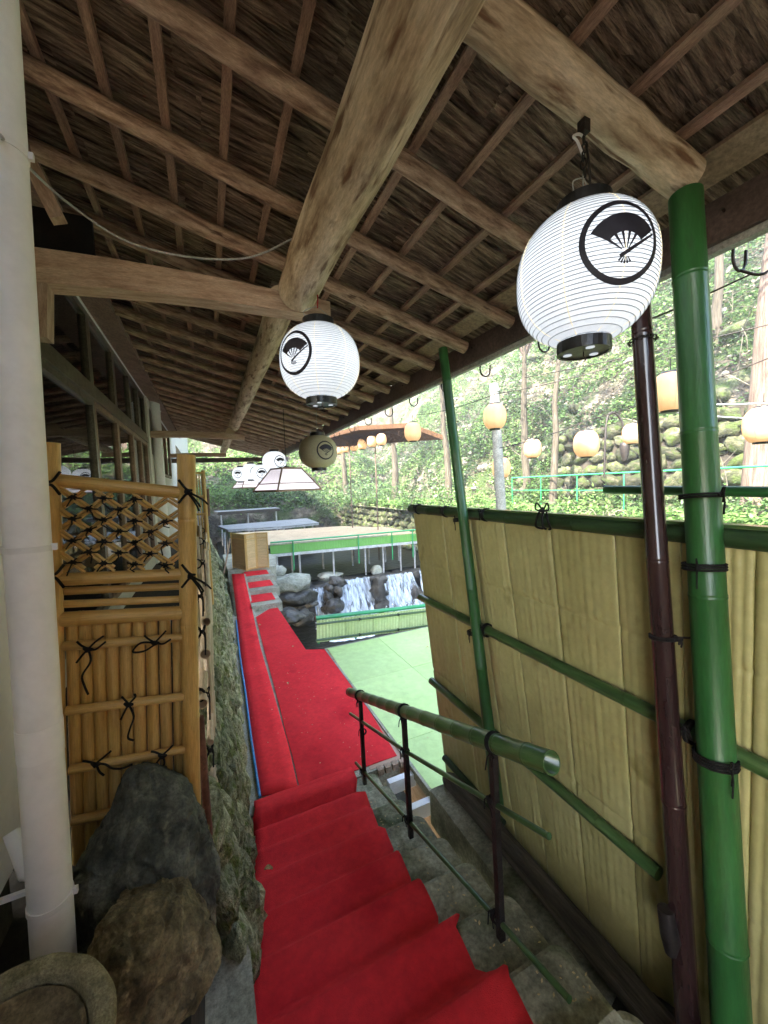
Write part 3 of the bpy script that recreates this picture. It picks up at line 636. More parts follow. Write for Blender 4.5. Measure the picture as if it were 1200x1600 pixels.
# ---------------------------------------------------------------- beige fence on the right
FX = 1.70
fe = thing('beige_fence', 'tall beige bamboo-pattern sheet fence with dark green rails right of the steps', 'fence', (FX, 1.5, -2.4))
jt = [3.093, 2.72, 2.35, 1.98, 1.61, 1.24, .87, .50, .13, -.24]
jt = [3.093, 2.622, 2.25, 1.908, 1.537, 1.169, .891, .66, .36, .06, -.3]
random.seed(3)
def shear(y, z): return y + (z + .22) * .20 * min(1, max(0, (y - .6) / 1.6))
for k in range(len(jt) - 1):
    ya, yb = jt[k], jt[k + 1]; nr = 8 if k < 5 else 7; mb = MB(); NV = 40; NUU = nr * 4
    hs_ = [(random.random() * .5, U(.14, .24)) for _ in range(nr)]
    near = k >= 6
    def fn(u, v, ya=ya, yb=yb):
        z = -.22 - 2.25 * v; y = ya + (yb - ya) * u; r = u * nr; i = min(nr - 1, int(r)); f_ = r - i
        amp = (.0017 + .0025 * ((k * 7 + i * 5) % 4 == 0)) if not near else .006
        h = amp * math.sin(math.pi * f_) ** .7 if amp else 0
        ph, sp_ = hs_[i]; zz = (v * 2.25 - ph) % sp_
        if zz < .045 and .1 < f_ < .9: h += .005 * (1 - zz / .045) * math.sin(math.pi * f_)          # pressed node marks
        sm_ = abs(z + .70); h -= .009 * max(0, 1 - sm_ / .016)   # the sheet's cross seam
        sm_ = abs(z + 1.62); h -= .009 * max(0, 1 - sm_ / .016)
        return (FX - h - .010 * math.sin(u * math.pi) ** .5 * (1 if 0 < u < 1 else 0), shear(y + (.006 if u == 1 else 0), z), z)
    mb.grid(fn, NUU, 170, True); mb.obox((FX + .012, (shear(ya, -1.3) + shear(yb, -1.3)) / 2, -1.33), (0, abs(yb - ya) * .45, 0), (.004, 0, 0), (0, 0, 1.0)) if near else None
    o = mb.build('bamboo_sheet', m_panel, fe); q = o.modifiers.new('t', 'SOLIDIFY'); q.thickness = .004; q.offset = -1
RX_ = FX - .045
def rail(z, y0_, y1_, r, mat, nm='rail', sp=.42): return MB().culm((RX_, y0_, z), (RX_, y1_, z), r, 14, sp).build(nm, mat, fe)
MB().culm((FX - .012, 3.12, -.225), (FX - .012, -.3, -.235), .036, 16, .5).build('top_rail', m_gdark, fe)
MB().obox((FX + .002, 1.4, -.188), (0, 1.7, 0), (.03, 0, 0), (0, 0, .006)).build('top_cap', m_gbam, fe)
rail(-1.0, 2.93, -.3, .031, m_gbam); rail(-1.70, 2.78, .93, .030, m_gbam); rail(-2.28, 2.60, 1.9, .026, m_gdark)
for y, z in ((2.95, -.22), (2.52, -.22), (2.05, -.22), (2.03, -1.0), (.82, -1.0)):
    knot(fe, (FX - .02 if z > -.5 else RX_, y, z), (0, 1, 0), .04, .06, side=(-1, -.1, .6), wraps=3)
mb = MB()
c0 = V((FX - .05, 1.54, -.20))
for dd in (-.02, .0, .02): mb.tube(smooth_path([c0 + V((0, dd, .04)), c0 + V((-.01, dd * 2, -.02)), c0 + V((0, dd * 2.5, -.06)), c0 + V((.02, dd, -.07))], 4), .0055, 6)
for s_ in (-1, 1): mb.tube(smooth_path([c0 + V((0, 0, .03)), c0 + V((-.01, s_ * .035, .075)), c0 + V((-.01, s_ * .045, .04)), c0 + V((0, 0, .03))], 5), .0045, 6)
mb.tube([c0 + V((0, 0, .02)), c0 + V((-.012, 0, .035)), c0 + V((0, 0, .05))], [.006, .016, .006], 8)
mb.build('cord_bow', m_cord, fe)

# ---------------------------------------------------------------- posts
gpst = thing('green_post', 'thick green coated post by the large lantern on the right', 'post', at(1122, 1200, X=1.60))
p1, p2 = at(1071, 305, X=1.715), at(1122, 1230, X=1.60); p3 = p2 + (p2 - p1) * .42
MB().culm(p3, p1, .058, 24, .62, r1=.054).build('pole', m_gpost, gpst)
mb = MB(); pk = at(1100, 885, X=1.61); ax = (p1 - p2).normalized()
knot(gpst, pk, ax, .060, .07, side=(-1, -.2, 0), wraps=3); knot(gpst, at(1095, 775, X=1.62), ax, .060, .05, side=(-.2, -1, 0), wraps=2)
knot(gpst, at(1118, 1185, X=1.60), ax, .061, .07, side=(-.6, -1, 0), wraps=4)
dp = thing('dark_pole', 'glossy dark brown pole standing just left of the thick green post', 'pole', at(1060, 1400, X=1.50))
p1, p2 = at(998, 440, X=1.62), at(1062, 1400, X=1.55); p3 = p2 + (p2 - p1) * .3
MB().culm(p3, p1, .041, 20, .9, r1=.036).build('pole', m_dpole, dp)
pk = p1.lerp(p2, .1); mb = MB(); d = (p2 - p1).normalized(); u, w = perp(d)
for k in range(16): # chain collar
    a = 2 * math.pi * k / 16; c = pk + (u * math.cos(a) + w * math.sin(a)) * .046; tg = (-u * math.sin(a) + w * math.cos(a)); o_ = d if k % 2 else (u * math.cos(a) + w * math.sin(a))
    mb.tube([c + tg * .011 * math.cos(b_) + o_ * .007 * math.sin(b_) for b_ in [2 * math.pi * q / 8 for q in range(8)]], .0022, 5, closed=True)
mb.build('chain', m_iron, dp)
pk = at(1036, 995, X=1.58); knot(dp, pk, d, .042, .03, side=(.2, -1, 0), wraps=2, name='wire_wrap')
MB().tube([pk, at(1080, 997, X=1.6)], .004, 6).build('wire_tie', m_iron, dp)
ft = at(1040, 1420, X=1.50); MB().tube([ft, ft + V((0, -.02, -.10)), ft + V((0, -.02, -.16))], [.028, .034, .02], 12).build('boot', m_iron, dp)
sp = thing('slim_green_post', 'slimmer green post leaning at the left part of the beige fence', 'post', at(775, 1250, X=1.61))
p1, p2 = at(692, 545, X=1.60), at(745, 985, X=1.60); MB().culm(at(778, 1260, X=1.60), p1, .040, 16, .5, r1=.032).build('pole', m_gpost, sp)
for x, y in ((718, 812), (740, 988)): knot(sp, at(x, y, X=1.60), p1 - p2, .041, .06, side=(-1, -.4, 0), wraps=3)
gr_ = thing('green_cross_pole', 'short green horizontal pole tied behind the thick green post above the fence', 'pole', (1.8, 1, 0))
MB().culm(at(946, 765, X=1.80), at(1300, 770, X=1.80), .020, 12, .4).build('pole', m_gpost, gr_)

# ================================================================ ROOF
RZ = lambda x: 1.10 + .26 * (2 - x)
roof = thing('bark_roof', 'low lean-to roof of dark bark over log rafters above the stairs', 'roof', (.5, 6, 1.5))
random.seed(12)
ry = [1.555, 2.13, 2.65, 3.15]
while ry[-1] < 13.6: ry.append(ry[-1] + .48)
ry = [-2.2, -1.6, -1.0, -.4, .1] + ry
for k, y in enumerate(ry):
    n = 9; pts = []; rr = []; r0 = U(.040, .052)
    for i in range(n):
        x = -.96 + 2.94 * i / (n - 1); pts.append((x, y + .012 * nz((x * 1.5, k * 3.1, 0)), RZ(x) + .010 * nz((x * 1.7, k * 2.7, 4)) - .004)); rr.append(r0 * (1 + .10 * nz((x * 2, k, 9)) - .05 * i / n))
    MB().tube(pts, rr, 12 if y < 5 else 8).build('rafter', m_log, roof)
D0, D1 = V((.60, .99, 1.43)), V((1.745, .925, 1.135))
n = 10; MB().tube([D0.lerp(D1, i / n) + V((0, .006 * nz((i, 0, 1)), .006 * nz((i, 4, 1)))) for i in range(-2, n + 1)], [.070 + .006 * nz((i * .8, 7, 1)) for i in range(-2, n + 1)], 24).build('thick_rafter', m_bigl, roof)
bx = [-.90, -.775, -.536, -.302, -.074, .166, .398, .645, .895, 1.143, 1.41, 1.664, 1.90]
for x in bx:
    for (ya, yb) in ((-2.6, 3.4), (3.402, 8.6), (8.602, 13.7)):
        MB().beam((x + U(-.006, .006), ya, RZ(x) + .063), (x + U(-.006, .006), yb, RZ(x) + .063), .038, .022, (.252, 0, .968)).build('batten', m_batt, roof)
# bark sheets (fibres along the rafters), each sheet a curled rough leaf of bark
def bark_proto(seed, L, Wd, nu=26, nv=10):
    mb = MB()
    def fn(u, v):
        x = (u - .5) * L; y = (v - .5) * Wd
        h = .006 * noise.noise(V((x * 2.0, y * 26, seed))) + .004 * noise.noise(V((x * 5, y * 60, seed + 3))) + .006 * noise.noise(V((x * 3, y * 5, seed + 7)))
        e = min(v, 1 - v); h -= .012 * max(0, 1 - e / .08)
        return (x + .012 * nz((y * 30, seed, u > .5)) * (1 if u in (0, 1) else 0), y, h)
    mb.grid(fn, nu, nv); return mb
protos = [bark_proto(k * 5.1, .66, .33).build('bark_sheet', m_bark, roof, local=True) for k in range(5)]
used = set(); tilt = math.atan(.26)
def put_bark(o, x, y, dz=0):
    o.location = V((x, y, RZ(x) + .088 + dz)) - roof.location; o.rotation_euler = (U(-.02, .02), tilt + U(-.008, .008), U(-.10, .10))
cnt = 0
for jy in range(46):
    for ix in range(6):
        y = -1.2 + jy * .285 + (.1 if ix % 2 else 0); x = -.80 + ix * .55
        if y < 6.6 and y > .2 or cnt < 5:
            if cnt < 5: o = protos[cnt]
            else: o = random.choice(protos).copy(); C.objects.link(o)
            put_bark(o, x, y, .006 * ((jy + ix) % 3)); cnt += 1
mb = MB()
mb.grid(lambda u, v: ((lambda x, y: (x, y, RZ(x) + .100 + .012 * nz((x * 3, y * 26, 1)) + .012 * nz((x * 3, y * 7, 6))))(-1.0 + 3.05 * u, -2.6 + 16.4 * v)), 40, 620, True)
mb.build('bark_layer', m_bark, roof, kind='stuff')
MB().slab([(-1.1, -2.6), (2.08, -2.6), (2.08, 13.8), (-1.1, 13.8)], 0, 0).v  # (no upper sheet needed here)
mb = MB(); mb.obox((.5, 5.6, RZ(.5) + .17), (1.6 * math.cos(tilt), 0, -1.6 * math.sin(tilt)), (0, 8.2, 0), (0, 0, .02)); mb.build('roof_cover', m_bark, roof)
MB().obox((1.93, 5.6, RZ(1.93) + .004), (.055, 0, -.055 * .26), (0, 8.2, 0), (0, 0, .012)).build('eave_plank', m_plank, roof) if False else None
MB().beam((1.86, -2.6, RZ(1.86) + .055), (1.86, 13.7, RZ(1.86) + .055), .15, .018, (.252, 0, .968)).build('eave_plank', m_plank, roof)
MB().box(2.03, 2.055, -2.6, 13.8, .985, 1.16).build('fascia', m_fasc, roof)
MB().box(2.057, 2.10, -2.6, 13.8, .955, 1.03).build('soffit_strip', m_soff, roof)
# purlins
def purlin(x, z, ya, yb, r, mat, n=14, wob=.012):
    m_ = 12; mb = MB(); mb.tube([(x + wob * nz((k * .7, x, 2)), ya + (yb - ya) * k / m_, z + wob * nz((k * .7, x, 8))) for k in range(m_ + 1)], [r * (1 + .06 * nz((k * .6, x, 5))) for k in range(m_ + 1)], n); return mb.build('purlin', mat, roof)
purlin(.585, 1.235, -2.0, 2.50, .119, m_bigl, 28)
purlin(.545, 1.29, 2.74, 8.3, .098, m_bigl, 18)
purlin(.50, 1.25, 8.9, 13.6, .095, m_bigl, 14)
# tie beams
def tie(p0, p1, w, h0, h1, k=8):
    p0, p1 = V(p0), V(p1); mb = MB(); b = 0
    for i in range(k + 1):
        t = i / k; c = p0.lerp(p1, t); h = h0 + (h1 - h0) * t; c.z += .03 * math.sin(t * 3.1) * (1 - t * .5); q = .006 * nz((t * 6, 1, 1))
        for a, s_ in ((-1, -1), (1, -1), (1, 1), (-1, 1)): mb.v.append(c + V((0, a * w / 2 + q, s_ * h / 2 + q * .5)))
    for i in range(k):
        for j in range(4):
            a = i * 4 + j; e = i * 4 + (j + 1) % 4; l0 = i / k * 1.6; l1 = (i + 1) / k * 1.6
            mb.face((a, e, e + 4, a + 4), ((j * .15, l0), (j * .15 + .15, l0), (j * .15 + .15, l1), (j * .15, l1)))
    mb.face((3, 2, 1, 0)); mb.face((k * 4, k * 4 + 1, k * 4 + 2, k * 4 + 3)); return mb.build('tie_beam', m_beam, roof)
tie(at(48, 422, Y=2.65), at(512, 490, Y=2.65), .13, .175, .105)
tie((-.95, 8.55, 1.12), at(382, 684, Y=8.55), .12, .12, .11); tie((-.95, 12.6, 1.05), (.55, 12.6, 1.08), .12, .11, .11)
MB().beam((-1.0, 13.75, 1.0), (2.6, 13.75, 1.04), .08, .14).build('end_beam', m_fasc, roof)
MB().box(-1.02, -.52, 2.80, 2.83, 1.30, 1.60).build('shadow_board', m_void, roof)  # black board standing in for the shaded cavity under the roof
MB().beam(at(62, 447, Y=2.6), at(62, 530, Y=2.6), .09, .10, (0, 1, 0)).build('bracket', m_beam, roof)
MB().beam(at(45, 250, Y=2.4), at(92, 345, Y=2.4), .06, .06, (0, 1, 0)).build('brace', m_beam, roof)
# empty gutter hooks hanging from the eave: each its own thing
random.seed(8)
def hook(label, y, sz=1.0):
    t = thing('gutter_hook', label, 'gutter hook', (2.10, y, 1.0), 'empty gutter hooks along the eave')
    c = V((2.16, y, .93)); r = .052 * sz; pts = [V((2.02, y, 1.10)), V((2.10, y, 1.06)), c + V((-r, 0, .04))]
    pts += [c + V((-r * math.cos(a), 0, -r * math.sin(a) - .0)) for a in [math.pi * q / 8 for q in range(9)]] + [c + V((r, 0, .045))]
    MB().tube(pts, .0065, 6).build('hook_bar', m_iron, t); return t
hy = [.93, 2.0, 2.62, 3.2, 3.85, 4.5, 5.2, 5.9, 6.7, 7.5]
nm = ['just right of the thick green post', 'left of the large lantern', 'between large lantern and slim green post', 'just left of the slim green post', 'second left of the slim green post', 'third left of the slim green post', 'fourth left of the slim green post', 'fifth left of the slim green post', 'above the cream lantern, nearer side', 'above the cream lantern, farther side']
for y, l in zip(hy, nm): hook('empty dark iron gutter hook on the eave, ' + l, y)
mb = MB(); mb.tube(smooth_path([(2.16, .93, .88), (2.2, .86, .84), (2.3, .8, .93), (2.5, .5, .97)], 5), .006, 6); mb.tube(smooth_path([(2.2, .9, .86), (2.0, 1.15, .76), (1.8, 1.3, .70)], 5), .004, 6)
tag(mb.build('cable', m_iron), 'black cable looped over the nearest gutter hook on the right', 'cable')

# ================================================================ BUILDING ON THE LEFT
bd = thing('restaurant_building', 'cream walled building with tall brown framed windows on the left', 'building', (-1, 6, -1.3))
XW = -1.0; Ys = [3.05, 4.656, 5.742, 6.795, 7.55, 8.28]
MB().box(-1.10, XW + .02, 1.9, 8.9, -1.32, -1.12).build('base_wall', m_wall, bd)
MB().box(-1.10, -.955, -1.0, 14.0, 1.78, 1.85).build('window_trim', m_white, bd)
MB().box(-1.15, -.72, -1.0, 14.0, 1.865, 1.93).build('wall_plate', m_plate, bd) if False else None
mb = MB(); mb.obox((-.845, 6.5, 1.79), (.125, 0, -.035), (0, 7.5, 0), (0, 0, .03)); mb.build('wall_plate', m_plate, bd)
MB().box(-1.2, -.98, 1.9, 3.03, -1.1, 1.8).build('wall', m_wall, bd)
MB().box(-1.2, -.94, 8.30, 9.5, -1.32, 1.8).build('wall_pier', m_wall, bd)
MB().box(-.938, -.93, 8.55, 8.75, .75, 1.6).build('slot_window', m_alu, bd)
MB().box(-1.2, -1.0, 13.2, 16, -1.32, 3.2).build('wall', m_wall, bd)
MB().box(-1.10, -.97, 9.5, 13.2, -1.32, .4).build('wall', m_wall, bd)
MB().box(-6, -1.12, -3, 30, 1.95, 9.0).build('sun_block_storey', m_wall, bd)  # unseen storey, added and raised to keep sun off deck and platforms
MB().box(-5.5, -5.4, 2, 14, -1.3, 1.95).build('room_wall', m_curt, bd); MB().box(-5.4, -1.12, 2, 14, -1.3, -1.25).build('room_floor', m_floor, bd)
MB().box(-5.4, -1.12, 2, 14, 1.88, 1.94).build('room_ceiling', m_plate, bd); MB().box(-5.4, -1.12, 1.9, 2.0, -1.3, 1.9).build('room_wall', m_curt, bd)
mb = MB(); mb.grid(lambda u, v: (-1.07 + .012 * math.sin(u * 50), 3.1 + 1.05 * u, -1.1 + 2.0 * v), 60, 1); mb.build('curtain', m_curt, bd)
for ya, z0, z1 in ((6.85, -1.05, .9), (7.6, -1.05, .9), (6.85, 1.05, 1.75), (7.6, 1.05, 1.75)):
    mb = MB(); mb.grid(lambda u, v: (-1.07 + .012 * math.sin(u * 40), ya + .66 * u, z0 + (z1 - z0) * v), 40, 1); mb.build('curtain', m_curt, bd)
def window(ya, yb, z0, z1, mat, fr=.05, glass=True):
    w = MB()
    w.box(XW - .03, XW + .03, ya, ya + fr, z0, z1); w.box(XW - .03, XW + .03, yb - fr, yb, z0, z1)
    w.box(XW - .03, XW + .03, ya + fr, yb - fr, z0, z0 + fr); w.box(XW - .03, XW + .03, ya + fr, yb - fr, z1 - fr, z1)
    o = w.build('window', mat, bd)
    MB().box(XW - .008, XW - .002, ya + fr, yb - fr, z0 + fr, z1 - fr).build('pane', m_glass, o); return o
for k in range(5):
    ya, yb = Ys[k] + .003, Ys[k + 1] - .003
    window(ya, yb, -1.12, .93, m_wood2 if k > 0 else m_alu, .055); window(ya, yb, 1.03, 1.78, m_alu, .06)
MB().box(XW - .04, XW + .05, 3.0, 8.3, .935, 1.028).build('transom', m_alu, bd)
for k in range(3): window(9.6 + k * 1.2, 10.75 + k * 1.2, .42, 1.75, m_wood2, .06)
MB().box(-.95, -.64, -.6, 1.52, -2.2, -.985).build('sun_block_board', m_soil, bd)  # dark board added below the white wall to stop sun leaking in
MB().box(-3.0, -.58, -.70, -.61, -2.2, 2.2).build('wall', m_wall, bd)  # unseen wall added to block sun from the rear left
# the smooth white wall end and its skirting close to the camera
MB().slab([(-.95, -.6), (-.575, -.6), (-.575, 1.55), (-.95, 1.55)], -.98, 2.2).build('white_wall', m_white, bd)
mb = MB(); w0 = [(-.9, .3, -1.42), (-.574, .3, -1.42), (-.574, 1.45, -1.06), (-.574, 1.5, -.98), (-.9, 1.5, -.98)]
MB().obox((-.60, 1.25, -.99), (.02, 0, 0), (0, .25, 0), (0, 0, .08)).build('wall_foot', m_white, bd)
ew = thing('light_block_wall', 'unseen cream wall added behind the stairs to block light', 'wall', (.5, -2.7, -1.8))
for k in range(11): MB().box(-1.0 + k * .29, -.72 + k * .29, -2.75, -2.70, -2.3, 1.35).build('board', m_wall, ew)  # unseen rear boards, added to darken the near steps
for k in range(9): MB().box(2.12, 2.15, -2.7 + k * .33, -2.38 + k * .33, -2.3, 1.05 if k < 8 else -.2).build('board', m_batt, ew)  # unseen side boards, added to cut light from the right rear
# down pipes
def pipe(label, p0, p1, r, clips=()):
    t = thing('down_pipe', label, 'pipe', p0); p0, p1 = V(p0), V(p1); MB().tube([p0.lerp(p1, k / 6) for k in range(7)], r, 28).build('pipe', m_white, t)
    d = (p1 - p0).normalized()
    for f_ in clips:
        c = p0.lerp(p1, f_); m_ = MB(); m_.tube([c - d * .007, c + d * .007], r + .0025, 28); m_.obox(c + V((r + .005, -.0, 0)), (.006, 0, 0), (0, .005, 0), d * .008); m_.obox(c + V((-r - .03, .05, 0)), (.05, 0, 0), (0, .005, 0), d * .006); m_.build('pipe_clip', m_white, t)
    m_ = MB(); c = p0.lerp(p1, .25); m_.tube([c - d * .08, c], r + .0014, 28); m_.build('pipe_joint', m_white, t); return t
pb, pt_ = at(88, 1540, Y=1.18), at(-6, 90, Y=1.18)
pipe('thick white down pipe in front of the bamboo gate at the left edge', pb, pt_ + (pt_ - pb) * .25, .0445, (.085, .405, .73))
pipe('white down pipe on the cream wall beyond the windows', (-.85, 8.75, -1.3), (-.85, 8.75, 1.85), .085, (.92,))
tag(MB().tube([at(18, 1300, Y=1.3), at(42, 1365, Y=1.25), at(70, 1362, Y=1.2)], .018, 10).build('pipe_bracket', m_white), 'small white pipe stub behind the foot of the thick down pipe', 'pipe')
mb = MB(); mb.tube(smooth_path([at(0, 212, Y=1.1), at(38, 255, Y=1.6), at(110, 320, Y=2.1), at(200, 378, Y=2.2), at(300, 402, Y=2.2), at(390, 402, Y=2.2), at(460, 372, Y=2.15)], 6), .005, 6)
tag(mb.build('slack_cable', m_cable), 'grey cable sagging under the roof from the down pipe to the thick purlin', 'cable')

# ================================================================ BAMBOO GATE (sleeve fence)
GY = 1.5; G = lambda x, y, d=0: at(x, y, Y=GY + d)
gt = thing('bamboo_gate', 'yellow bamboo gate panel with lattice top beside the white pipe', 'bamboo gate', G(200, 1290))
MB().culm(G(92, 1330), G(79, 692), .024, 20, .33).build('post', m_bam, gt); MB().culm(G(301, 1330), G(291, 711), .029, 24, .36).build('post', m_bam, gt)
for a_, b_, r in (((82, 750), (281, 770), .021), ((88, 906), (286, 897), .0205), ((96, 968), (285, 957), .0235)): MB().culm(G(*a_), G(*b_), r, 16, .28).build('crossbar', m_bam, gt)
for a_, b_ in (((97, 924), (283, 916)), ((98, 944), (283, 936))): MB().culm(G(*a_, .01), G(*b_, .01), .0125, 12, .25).build('thin_bar', m_bam, gt)
for k in range(9):
    xt = 113 + k * 20.6; xb = 124 + k * 19.9; MB().culm(G(xt, 968 - k * .8, .022), G(xb, 1345, .022), .0185, 14, .30).build('upright_cane', m_bam, gt)
for a_, b_ in (((98, 1010), (285, 996)), ((103, 1111), (288, 1088)), ((108, 1203), (289, 1170)), ((112, 1283), (289, 1245))): MB().culm(G(*a_, -.012), G(*b_, -.012), .0145, 14, .25, ph=.5).build('cross_cane', m_bam, gt)
# lattice: two families of doubled strips
lx0, lx1 = 94, 280; top = lambda x: 763 + (x - 94) * .09; bot = lambda x: 893 - (x - 94) * .04
kx = 47.5; ky = 33.5; sl_ = .685
def clip(x0_, y0_, s_):
    pts = []
    for i in range(0, 241):
        x = lx0 + (lx1 - lx0) * i / 240; y = y0_ + (x - x0_) * s_
        if top(x) < y < bot(x): pts.append((x, y))
    return (pts[0], pts[-1]) if len(pts) > 8 else None
for s_, dp_ in ((sl_, -.006), (-sl_, .006)):
    for k in range(-7, 10):
        c = clip(116, 779 + k * ky, s_ - .004)
        if not c: continue
        for off in (-3.2, 3.2):
            a_ = G(c[0][0], c[0][1] + off, dp_); b_ = G(c[1][0], c[1][1] + off, dp_); MB().culm(a_, b_, .0050, 8, .2).build('lattice_strip', m_bam, gt)
random.seed(4)
for r_ in range(8):
    for c_ in range(5):
        x = 116 + c_ * kx + (0 if r_ % 2 == 0 else kx / 2 + .5); y = 777 + r_ * ky / 2 + (x - 116) * .03
        if x < 272 and top(x) + 4 < y < bot(x) - 4:
            p = G(x, y); m_ = MB(); cr = .0026
            for dd in (V((1, 0, .62)), V((1, 0, -.62))):
                d = dd.normalized(); u = V((0, 1, 0)); w = d.cross(u)
                m_.tube([p + u * .013 * math.cos(a) + w * .012 * math.sin(a) for a in [2 * math.pi * q / 10 for q in range(10)]], cr, 5, closed=True)
            m_.tube([p + V((-.01, -.016, 0)), p + V((0, -.021, .002)), p + V((.01, -.016, 0))], [.003, .007, .003], 6)
            m_.tube([p + V((0, -.02, 0)), p + V((U(-.012, .012), -.024, -.014)), p + V((U(-.02, .02), -.02, -U(.02, .04)))], .0022, 5)
            m_.tube([p + V((-.02, -.018, U(-.008, .008))), p + V((0, -.02, 0)), p + V((.024, -.018, U(-.006, .01)))], .0025, 5)
            m_.build('lattice_tie', m_cord, gt)
def bow(x, y, s_, ts):
    p = G(x, y, -.028); m_ = MB(); k = .0009 * s_
    m_.tube([p + V((-.012, 0, .005)), p + V((0, -.008, 0)), p + V((.012, 0, -.004))], [.004, .009, .004], 7)
    for t in ts: m_.tube(smooth_path([p] + [p + V((dx * k, -.004 - .002 * q, -dy * k)) for q, (dx, dy) in enumerate(t)], 5), .0033, 6)
    m_.build('cord_knot', m_cord, gt)
bow(138, 1014, 2.2, [[(-8, -8), (-13, -16)], [(10, -10), (22, -18)], [(-8, 8), (-16, 18)], [(2, 20), (-10, 40), (-8, 58), (-4, 72)], [(10, 2), (24, -8)]])
bow(242, 1004, 2.2, [[(-8, -8), (-14, -16)], [(10, -10), (18, -18)], [(-20, -4), (-32, 8), (-16, 10), (0, 2)], [(12, 4), (24, -2)]])
bow(201, 1100, 2.2, [[(-6, -12), (-8, -16)], [(10, -10), (10, -16)], [(6, 22), (0, 40), (-4, 55), (4, 62)], [(-8, 14), (-12, 22)]])
bow(150, 1193, 2.2, [[(-10, -8), (-16, -12)], [(14, -10), (22, -16)], [(4, 14), (10, 22)], [(12, 4), (22, 14), (36, 18), (50, 15)]])
bow(254, 1180, 2.2, [[(-10, -10), (-16, -14)], [(12, -10), (16, -14)], [(2, 14), (-4, 26)], [(-8, 8), (-16, 18)]])
for (x, y, ex) in ((82, 755, -1), (291, 768, 1), (88, 900, -1), (296, 900, 1)):
    p = G(x, y, -.028); m_ = MB()
    for dy in (-1, 1): m_.tube(smooth_path([G(x + 12 * ex * -1, y + dy * 18, -.024), G(x, y + dy * 4, -.034), G(x + ex * 9, y + dy * 2, -.025)], 5), .0042, 6)
    if ex > 0:
        m_.tube([p + V((0, -.004, .006)), p + V((.004, -.012, 0)), p + V((.006, -.004, -.008))], [.006, .012, .006], 8)
        for q, (dx, dy) in enumerate(((22, 24), (30, 16), (20, 30), (34, 20))): m_.tube(smooth_path([p, G(x + dx * .4, y + dy * .3, -.035), G(x + dx * .8, y + dy * .7, -.03), G(x + dx, y + dy, -.02)], 4), .0032, 6)
    m_.build('post_lashing', m_cord, gt)

# ---------------------------------------------------------------- horizontal bamboo fence on the wall top, seen end on
wf = thing('wall_top_fence', 'weathered horizontal bamboo rail fence running along the top of the stone wall', 'bamboo fence', (-.1, 5, -1.3))
random.seed(9)
for k, (px, py, y0_, r) in enumerate(((322, 972, 1.9, .020), (321, 1022, 1.8, .021), (316, 1100, 1.72, .022), (334, 1238, 1.75, .020), (329, 1160, 1.78, .014))):
    a_ = at(px, py, Y=y0_); y = y0_
    segs = [(y0_, 4.2), (4.22, 8.0)] if k < 3 else [(y0_, 4.0), (4.02, 7.6)]
    for (ya, yb) in segs: MB().culm((a_.x - .02 * (yb - y0_) * .15, yb, a_.z), (a_.x, ya, a_.z), r, 12, .3, hollow=(ya == y0_)).build('rail_cane', m_bamp, wf)
for y in (1.78, 2.6, 3.6, 4.8, 6.2, 7.6):
    x = -.085; MB().culm((x - .03, y, -1.4), (x - .03, y, -.38), .019, 10, .3).build('post', m_bamp, wf)
    for z in (-.42, -.62, -.86, -1.1): knot(wf, (x - .01, y, z + U(-.03, .03)), (0, 1, 0), .026, U(.06, .16), side=(1, -.5, 0))
for k in range(26):
    y = 2.0 + k * .23; mb = MB(); mb.culm((-.055, y, -1.32), (-.06, y + .02, -.46 - .1 * (k % 3)), .014, 8, .28).build('upright_cane', m_bamp, wf)
tag(MB().tube([at(326, 1305, Y=1.55), at(313, 1120, Y=1.55)], [.016, .013], 10).build('rusty_stake', m_rust), 'dark reddish stake leaning against the right post of the bamboo gate', 'stake')
# second small bamboo screen fence further along the terrace
g2 = thing('small_bamboo_fence', 'small tied bamboo fence panel farther along the terrace behind the gate post', 'bamboo fence', (-.25, 5, -1.3))
a_, b_ = at(304, 806, Y=4.8), at(322, 806, Y=4.8); t1, t2 = at(304, 735, Y=4.8), at(320, 735, Y=4.8)
MB().culm(V((a_.x - .1, 4.8, -1.3)), V((t1.x - .1, 4.8, t1.z)), .022, 10).build('post', m_bam, g2); MB().culm(V((b_.x, 4.8, -1.3)), V((b_.x, 4.8, t2.z)), .022, 10).build('post', m_bam, g2)
for z in (t1.z - .03, -.05, -.25): MB().culm((a_.x - .1, 4.79, z), (b_.x + .01, 4.79, z), .013, 8).build('crossbar', m_bam, g2)
for k in range(9): MB().culm((a_.x - .09 + (b_.x - a_.x + .1) * k / 8, 4.82, -.7), (a_.x - .09 + (b_.x - a_.x + .1) * k / 8, 4.82, t1.z - .05), .009, 6).build('cane', m_bam, g2)
tag(MB().tube([at(325, 806, Y=5.2), at(323, 764, Y=5.2)], .028, 10).build('brown_post', m_rust), 'short brown post right of the small bamboo fence panel', 'post')

# ================================================================ RETAINING WALL ON THE LEFT (stones)
random.seed(77)
rw = thing('retaining_wall', 'rough mossy stone retaining wall left of the red runner', 'stone wall', (0, 5, -2.6))
def wall_pt(y, v):   # v 0 bottom .. 1 top
    xb = (.02 + .10 * max(0, y - 1.3)) if y < 3.3 else (.215 + .025 * (y - 3.3)); xt = -.105 - .012 * (y - 1.4) * 1.0
    zb = -1.95 if y < 1.4 else (-1.95 - (y - 1.4) * .35 if y < 3.3 else -2.64); zb = max(zb, -2.64)
    xt = max(xt, -.2); xb -= .03 + .05 * (y > 2.2)
    return V((xb + (xt - xb) * v ** .8, y, zb + (-1.26 - zb) * v))
mb = MB()
def wfn(u, v):
    y = 1.52 + 13 * u ** 1.5; p = wall_pt(y, v); h = .045 * nz((y * 3.5, v * 3.5 + 9, 1)) + .03 * nz((y * 9, v * 8, 3)); return p + V((h, 0, h * .4))
